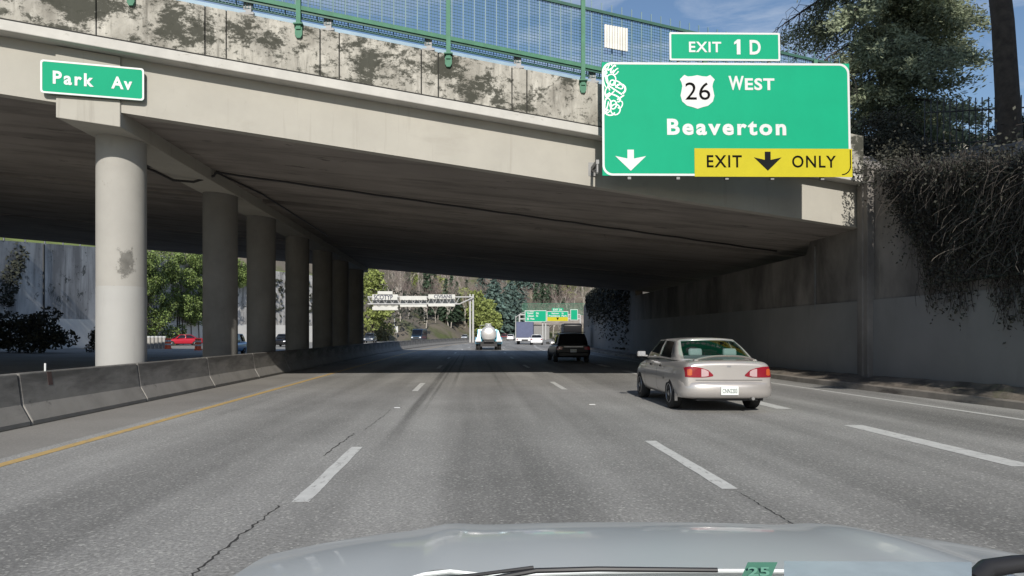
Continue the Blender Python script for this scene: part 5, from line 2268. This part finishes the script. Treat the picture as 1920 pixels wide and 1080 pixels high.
def van(name, loc, rz, label, m, W_=1.0, H_=2.45, L_=5.6):
    e = empty(name, loc, label, 'van', None, rz)
    pf = [(-L_ / 2, .45), (-L_ / 2 + .05, H_ - .15), (-L_ / 2 + .2, H_), (L_ / 2 - 1.7, H_), (L_ / 2 - 1.3, H_ - .12), (L_ / 2 - .75, 1.30), (L_ / 2 - .1, 1.08), (L_ / 2, .9), (L_ / 2, .45), (L_ / 2 - .1, .32), (-L_ / 2 + .1, .32)]
    m_ = MB()
    m_.prism(pf, -W_, W_, 'x')
    b_ = m_.build('body', m, e, world=False, smooth=True)
    bevel(b_, .09, 3)
    m_ = MB()
    m_.hexa([(-W_ + .12, L_ / 2 - .77, 1.36), (W_ - .12, L_ / 2 - .77, 1.36), (W_ - .12, L_ / 2 - .80, 1.36), (-W_ + .12, L_ / 2 - .80, 1.36)],
            [(-W_ + .18, L_ / 2 - 1.24, H_ - .22), (W_ - .18, L_ / 2 - 1.24, H_ - .22), (W_ - .18, L_ / 2 - 1.28, H_ - .22), (-W_ + .18, L_ / 2 - 1.28, H_ - .22)])
    m_.v = [(a, b + .035, c + .02) for a, b, c in m_.v]
    m_.build('windshield', DARKGLASS, e, world=False)
    for s in (-1, 1):
        for (a, b) in ((L_ / 2 - 2.3, L_ / 2 - 1.3), (-L_ / 2 + .5, L_ / 2 - 2.6)):
            m_ = MB()
            m_.box((s * W_, (a + b) / 2, 1.72), (.012, b - a, .62))
            m_.build('side_window', DARKGLASS, e, world=False)
        m_ = MB()
        m_.box((s * (W_ - .22), L_ / 2 - .02, .86), (.28, .06, .2))
        m_.build('headlight', HEADW, e, world=False)
        m_ = MB()
        m_.box((s * (W_ - .1), -L_ / 2 + .01, 1.0), (.14, .06, .5))
        m_.build('tail_light', TAILR, e, world=False)
        mirror_part(e, s * (W_ + .12), L_ / 2 - 1.1, 1.45, BLACKPL)
        for y in (-L_ * .29, L_ * .30):
            wheel(e, s * (W_ - .12), y, .36, .24)
    m_ = MB()
    m_.box((0, L_ / 2 + .01, .55), (W_ * 1.9, .1, .22))
    m_.box((0, L_ / 2 + .005, .84), (W_ * 1.0, .04, .2))
    m_.build('bumper', BLACKPL, e, world=False)
    return e


van('blue_van', on_road(786, 141), R(180 - 8), 'dark blue oncoming van below the gantry sign backs', paint('navy', (.035, .07, .11), .2, .35))
van('dark_van', on_road(1070, 78), R(-3), 'tall black van just ahead of the black wagon', BLK, .92, 2.55, 5.4)

# ------------------------------------------------------------------ left: cushion and traffic drums
CUSH = mat('drum_grey', (.30, .29, .27), .7)
for i in range(5):
    px = 279 + i * 7.2
    Y = 74 - i * .2
    X = (px - VX) * Y / F
    e = empty('crash_drum', (X, Y, 0), 'grey drum with a pale lid in the row of five beside the first column', 'barrier drum', 'grey crash drums near the ivy wall')
    m_ = MB()
    m_.lathe([(.17, 0), (.17, 1.05), (.15, 1.1)], (0, 0, 0), 'z', 14)
    m_.build('drum_body', CUSH, e, world=False, smooth=True)
    m_ = MB()
    m_.lathe([(.19, 1.10), (.19, 1.22), (.1, 1.25)], (0, 0, 0), 'z', 14)
    m_.build('drum_lid', SIGNWHITE, e, world=False, smooth=True)
ORANGE = mat('traffic_orange', (.75, .13, .05), .6)
for (px, Y, lb) in ((315, 72, 'red and white banded traffic drum at the end of the grey drum row'), (371.5, 66, 'orange and white banded traffic drum just left of the second column')):
    X = (px - VX) * Y / F
    e = empty('traffic_drum', (X, Y, 0), lb, 'traffic drum')
    m_ = MB()
    m_.lathe([(.33, 0), (.33, .1), (.29, .12), (.27, 1.0), (.2, 1.05)], (0, 0, 0), 'z', 18)
    m_.build('drum_body', ORANGE, e, world=False, smooth=True)
    m_ = MB()
    for z in (.38, .72):
        m_.lathe([(.287, z), (.283, z + .15)], (0, 0, 0), 'z', 18)
    m_.build('reflective_band', SIGNWHITE, e, world=False, smooth=True)

# ------------------------------------------------------------------ gantries, lamps
GY = 130.0
PALEST = mat('pale_steel', (.42, .42, .41), .5, metal=.1, var=.08)
gt = empty('sign_gantry', (.1, GY, 0), 'pale steel cantilever gantry of truss beams reaching left over the opposite lanes', 'gantry')
m_ = MB()
zt_, zb_ = P(0, 557, GY).z, P(0, 570, GY).z
xa, xb = P(690, 0, GY).x, P(888, 0, GY).x
for x in (P(881.5, 0, GY).x, P(887, 0, GY).x):
    m_.tube([(x, GY, -.1), (x, GY, zt_ + .5)], .17, 10)
m_.build('post', PALEST, gt)
m_ = MB()
for dy in (-.5, .5):
    m_.tube([(xa, GY + dy, zt_), (xb, GY + dy, zt_)], .11, 6)
    m_.tube([(xa, GY + dy, zb_), (xb - 2.5, GY + dy, zb_), (xb, GY + dy, zt_ - .1)], .11, 6)
    n_ = 26
    for i in range(n_):
        x0 = xa + (xb - 2.5 - xa) * i / n_
        x1 = xa + (xb - 2.5 - xa) * (i + 1) / n_
        m_.tube([(x0, GY + dy, zb_ if i % 2 else zt_), (x1, GY + dy, zt_ if i % 2 else zb_)], .06, 4)
m_.build('truss', PALEST, gt)
SIGNBACK = mat('sign_back', (.46, .46, .43), .5, metal=.1, var=.1, scale=1)
GRAF = mat('graffiti_ink', (.05, .055, .08), .7)
for (x0, x1, y0, y1, lb, tx) in ((698, 745, 552, 581, 'back of an oncoming-lane sign covered in black graffiti at the gantry end', 'SCOTYP'),
                             (750, 800, 555, 575, 'blank back of the middle oncoming-lane sign on the gantry', None),
                             (803, 853, 552, 574, 'back of the oncoming-lane sign nearest the gantry post with small graffiti', 'CIVSANS')):
    a, b = P(x0, y1, GY - .75), P(x1, y0, GY - .75)
    e = empty('reverse_sign', ((a.x + b.x) / 2, GY - .75, a.z), lb, 'road sign')
    m_ = MB()
    h_ = b.z - a.z
    m_.box(((a.x + b.x) / 2, GY + .72, (a.z + b.z) / 2), (b.x - a.x, .05, h_))
    m_.box(((a.x + b.x) / 2, GY - .72, b.z - h_ * .18), (b.x - a.x, .04, h_ * .36))
    m_.box(((a.x + b.x) / 2, GY - .72, a.z + h_ * .10), (b.x - a.x, .04, h_ * .2))
    m_.build('panel', SIGNBACK, e)
    if x0 == 698:
        m_ = MB()
        p0, p1 = P(708, 553, GY - .75), P(736, 546, GY - .75)
        m_.box(((p0.x + p1.x) / 2, GY - .72, (p0.z + p1.z) / 2), (p1.x - p0.x, .04, p1.z - p0.z))
        m_.build('exit_panel', SIGNBACK, e)
    if tx:
        o = text(tx, a.x + (.25 if x0 == 698 else 1.0), b.x - .5 - (.3 if x0 == 698 else 0), b.z - h_ * .34, b.z - h_ * .02, GY - .745, GRAF, None, bold=.03, name='lettering')
        o.data.transform(Matrix.Translation(-e.location))
        o.parent = e


def lamp(loc, h, arm, label, side=1):
    e = empty('street_lamp', loc, label, 'street lamp')
    x, y, z = loc
    m_ = MB()
    m_.tube([(x, y, z - .1), (x, y, z + h * .6), (x, y, z + h)], [.13, .10, .07], 8)
    m_.build('post', PALEST, e, smooth=True)
    m_ = MB()
    m_.tube([(x, y, z + h - .3), (x + side * arm * .35, y, z + h + .5), (x + side * arm * .7, y, z + h + .8), (x + side * arm, y, z + h + .85)], [.07, .06, .05, .045], 6)
    m_.build('arm', PALEST, e, smooth=True)
    m_ = MB()
    m_.box((x + side * (arm + .3), y, z + h + .84), (.8, .3, .14))
    m_.build('lamp_head', PALEST, e)
    return e


p = P(742, 560, 170)
lamp((p.x - .3, 170, 0), 9.3, 4.2, 'grey street lamp whose arm shows above the graffitied sign back')
p = P(967, 596, 150)
lamp((p.x, 150, 0), 5.2, 3.0, 'pale low lamp post curving toward the far green signs')

# right gantry with the far green signs
RY = 190.0
rg_ = empty('sign_gantry', (P(1020, 640, RY).x, RY, 0), 'far overhead gantry holding green signs over the right lanes', 'gantry')
m_ = MB()
for px in (974, 1017.5, 1023, 1088):
    x = P(px, 0, RY + .6).x
    m_.tube([(x, RY + .6, -.2), (x, RY + .6, P(0, 590, RY).z)], .22, 8)
m_.tube([(P(974, 0, RY).x, RY + .6, P(0, 590, RY).z), (P(1088, 0, RY).x, RY + .6, P(0, 590, RY).z)], .2, 6)
m_.tube([(P(974, 0, RY).x, RY + .6, P(0, 598, RY).z), (P(1088, 0, RY).x, RY + .6, P(0, 598, RY).z)], .2, 6)
m_.build('frame', PALEST, rg_)


def far_sign(x0, x1, y0, y1, label, lines, yellow=None, tab=None, arrow_=False):
    a, b = P(x0, y1, RY), P(x1, y0, RY)
    e = empty('overhead_sign', ((a.x + b.x) / 2, RY, a.z), label, 'road sign')
    m_ = MB()
    m_.box(((a.x + b.x) / 2, RY + .03, (a.z + b.z) / 2), (b.x - a.x, .06, b.z - a.z))
    m_.build('border', SIGNWHITE, e)
    m_ = MB()
    m_.box(((a.x + b.x) / 2, RY - .02, (a.z + b.z) / 2), (b.x - a.x - .26, .03, b.z - a.z - .26))
    m_.build('panel', SIGNGREEN, e)
    if yellow:
        c_, d_ = P(x0 + .6, yellow[1], RY), P(x1 - .6, yellow[0], RY)
        m_ = MB()
        m_.box(((c_.x + d_.x) / 2, RY - .06, (c_.z + d_.z) / 2), (d_.x - c_.x, .03, d_.z - c_.z))
        m_.build('yellow_panel', SIGNYELLOW, e)
        m_ = MB()
        m_.add([((c_.x + d_.x) / 2 - .35, RY - .08, c_.z + .9), ((c_.x + d_.x) / 2 + .35, RY - .08, c_.z + .9), ((c_.x + d_.x) / 2, RY - .08, c_.z + .2)], [(0, 1, 2)])
        m_.build('arrow', SIGNBLACK, e)
    if tab:
        c_, d_ = P(tab[0], tab[3], RY), P(tab[1], tab[2], RY)
        m_ = MB()
        m_.box(((c_.x + d_.x) / 2, RY, (c_.z + d_.z) / 2), (d_.x - c_.x, .05, d_.z - c_.z))
        m_.build('exit_panel', SIGNGREEN, e)
        lines = lines + [(tab[4], tab[0] + 2, tab[1] - 2, tab[2] + 1.2, tab[3] - 1.2)]
    for (tx, lx0, lx1, ly0, ly1) in lines:
        c_, d_ = P(lx0, ly1, RY), P(lx1, ly0, RY)
        o = text(tx, c_.x, d_.x, c_.z, d_.z, RY - .045, SIGNWHITE, None, bold=.03)
        o.data.transform(Matrix.Translation(-e.location))
        o.parent = e
    return e


far_sign(984, 1024.5, 582, 603.5, 'far green sign with three lines of white text left of the yellow-strip sign',
         [('Everett', 989, 1000, 585.5, 589), ('St', 1005, 1010.5, 585.5, 589), ('Glisan', 989, 1001, 590.5, 594), ('St', 1005, 1009, 590.5, 594), ('30', 987.5, 992, 595.5, 600.5), ('West', 994, 1002, 596, 599.5)])
far_sign(1025.5, 1065.5, 583.5, 602.5, 'far green sign with an exit tab and a yellow bottom strip',
         [('Salmon', 1034, 1048, 586, 589), ('St', 1053, 1057, 586, 589), ('Providence', 1029, 1050, 590.5, 593.8), ('Park', 1053, 1063, 590.5, 593.8)], yellow=(594.5, 602), tab=(1035, 1056, 577.5, 583.5, 'EXIT 2A'))
far_sign(1069.5, 1083.5, 580, 600.5, 'narrow blank far green sign at the edge of the right wall', [])

# the next, lower crossing behind the far signs with its own green fence
rb_ = empty('ramp_bridge', (P(1045, 640, 215).x, 215, 0), 'small concrete ramp bridge with a dark opening behind the far green signs', 'bridge')
Yb = 215
m_ = MB()
a, b = P(1001, 640, Yb), P(1030, 608, Yb)
m_.box(((a.x + b.x) / 2, Yb + 3, b.z / 2), (b.x - a.x, 6, b.z))
m_.build('abutment', WALLBAND, rb_)
a, b = P(998, 609, Yb), P(1096, 590, Yb)
m_ = MB()
m_.box(((a.x + b.x) / 2, Yb + 3, (a.z + b.z) / 2), (b.x - a.x, 7, b.z - a.z))
m_.build('deck', SOFFIT, rb_)
rf_ = empty('ramp_fence', (a.x, Yb - .6, b.z), 'faint green mesh fence above the far green signs', 'fence')
m_ = MB()
zt_ = P(0, 569, Yb).z
x = a.x - 3
while x < b.x:
    m_.box((x, Yb - .55, (b.z + zt_) / 2), (.10, .05, zt_ - b.z))
    x += .34
tag(m_.build('pickets', GREENPAINT, rf_), kind='stuff')
m_ = MB()
for z in (b.z, (b.z + zt_) / 2, zt_):
    m_.tube([(a.x - 3, Yb - .55, z), (b.x, Yb - .55, z)], .06, 5)
m_.build('rail', GREENPAINT, rf_)

# small roadside sign by the oncoming lanes
p = P(744, 620, 165)
rs = empty('roadside_sign', (p.x, 165, 0), 'small white roadside board near the oncoming blue van', 'road sign')
m_ = MB()
m_.tube([(p.x, 165, -.2), (p.x, 165, 2.2)], .05, 6)
m_.build('post', GALVD, rs)
m_ = MB()
m_.box((p.x, 164.9, p.z + .3), (.55, .04, 1.4))
m_.build('panel', SIGNWHITE, rs)

# ------------------------------------------------------------------ own car: bonnet, cowl, wipers
OWN = mat('paint_white_pearl', (.66, .70, .71), .3, metal=.0, var=.02, coat=.7)
oc = empty('white_car', (.42, 1.5, 0), 'pale silver-blue car bonnet with wipers across the bottom of the view', 'car')
rows = []
HC, HW = .42, .92


def hood_z(u, y):
    """u: -1..1 across, y distance"""
    t_ = (y - 1.28) / (2.02 - 1.28)
    z = 1.008 - .045 * t_ - .06 * max(0, t_) ** 3
    z -= .075 * abs(u) ** 2.6
    # raised shoulder crease on the left and right
    z += .016 * math.exp(-((abs(u) - .52) / .07) ** 2) * (1 - .4 * t_)
    return z


for j in range(26):
    t_ = j / 25
    row = []
    for i in range(61):
        u = i / 60 * 2 - 1
        front = 2.02 - .20 * abs(u) ** 2.2
        rear = 1.30 - .05 * abs(u) ** 2
        y = rear + (front - rear) * t_
        row.append((HC + HW * u, y, hood_z(u, y)))
    rows.append(row)
for dz, dy in ((.05, .04), (.14, .09), (.3, .12), (.5, .10), (.7, .05)):
    rows.append([(x_, y_ + dy, z_ - dz) for (x_, y_, z_) in rows[25]])
m_ = MB()
m_.grid(rows)
hd = m_.build('bonnet', OWN, oc, smooth=True, angle=180)
# fenders
for s in (-1, 1):
    rr = []
    for j in range(26):
        e_ = rows[j][0 if s < 0 else 60]
        rr.append([(e_[0], e_[1], e_[2] - .004), (e_[0] + s * .05, e_[1], e_[2] - .03), (e_[0] + s * .08, e_[1], e_[2] - .12), (e_[0] + s * .09, e_[1], e_[2] - .5)])
    m_ = MB()
    m_.grid(rr)
    m_.build('fender', OWN, oc, smooth=True, angle=60)
# cowl
m_ = MB()
rw_ = []
for i in range(41):
    u = i / 40 * 2 - 1
    x = HC + HW * u
    rear = 1.30 - .05 * abs(u) ** 2
    z0 = hood_z(u, rear)
    rw_.append([(x, rear + .03, z0 - .03), (x, rear - .02, z0 - .045), (x, rear - .16, z0 - .02)])
m_.grid(rw_)
m_.build('cowl', mat('cowl_grey', (.05, .055, .06), .35, var=.4, scale=5), oc, smooth=True)
# seal along the rear bonnet edge
m_ = MB()
m_.tube([(HC + HW * u, 1.30 - .05 * u * u, hood_z(u, 1.30 - .05 * u * u) - .004) for u in [i / 20 - 1 for i in range(41)]], .004, 6)
m_.build('bonnet_edge', OWN, oc, smooth=True)


def ground_px(px, py, Y):
    return P(px, py, Y)


# wiper: blade and arm
m_ = MB()
m_.tube([P(860, 1096, 1.16), P(1005, 1070, 1.2), P(1120, 1067, 1.2), P(1345, 1069, 1.2)], [.0045, .0045, .0045, .004], 8)
m_.build('wiper', BLACKPL, oc, smooth=True)
m_ = MB()
m_.tube([P(790, 1088, 1.14), P(900, 1077, 1.18), P(1000, 1064, 1.2)], .003, 6)
m_.build('wiper', BLACKPL, oc, smooth=True)
m_ = MB()
m_.tube([P(1990, 1052, 1.2), P(1900, 1058, 1.19), P(1850, 1066, 1.18), P(1826, 1092, 1.16)], [.013, .014, .015, .016], 10)
m_.build('wiper', BLACKPL, oc, smooth=True)
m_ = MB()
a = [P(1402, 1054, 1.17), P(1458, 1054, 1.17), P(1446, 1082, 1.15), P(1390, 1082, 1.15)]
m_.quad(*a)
st_ = m_.build('green_reflection', mat('reflection_green', (.05, .15, .105), .5), oc)  # green reflection with digits, painted as a flat patch
o = text('25', 0, .034, 0, .014, 0, mat('reflection_digits', (.10, .25, .19), .5), None, bold=.02, depth=.0008)
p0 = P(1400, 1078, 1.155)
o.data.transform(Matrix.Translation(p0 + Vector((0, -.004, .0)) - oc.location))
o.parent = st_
m_ = MB()
rr = []
for i in range(12):
    x = 1470 + i * 32
    rr.append([P(x, 1052 + .15 * i, 1.2), P(x, 1090, 1.12)])
m_.grid(rr)
m_.build('windscreen_reflection', mat('reflection_pale', (.36, .42, .45), .2, var=.2, scale=5), oc)  # pale windscreen reflection, put into the colour of this sheet
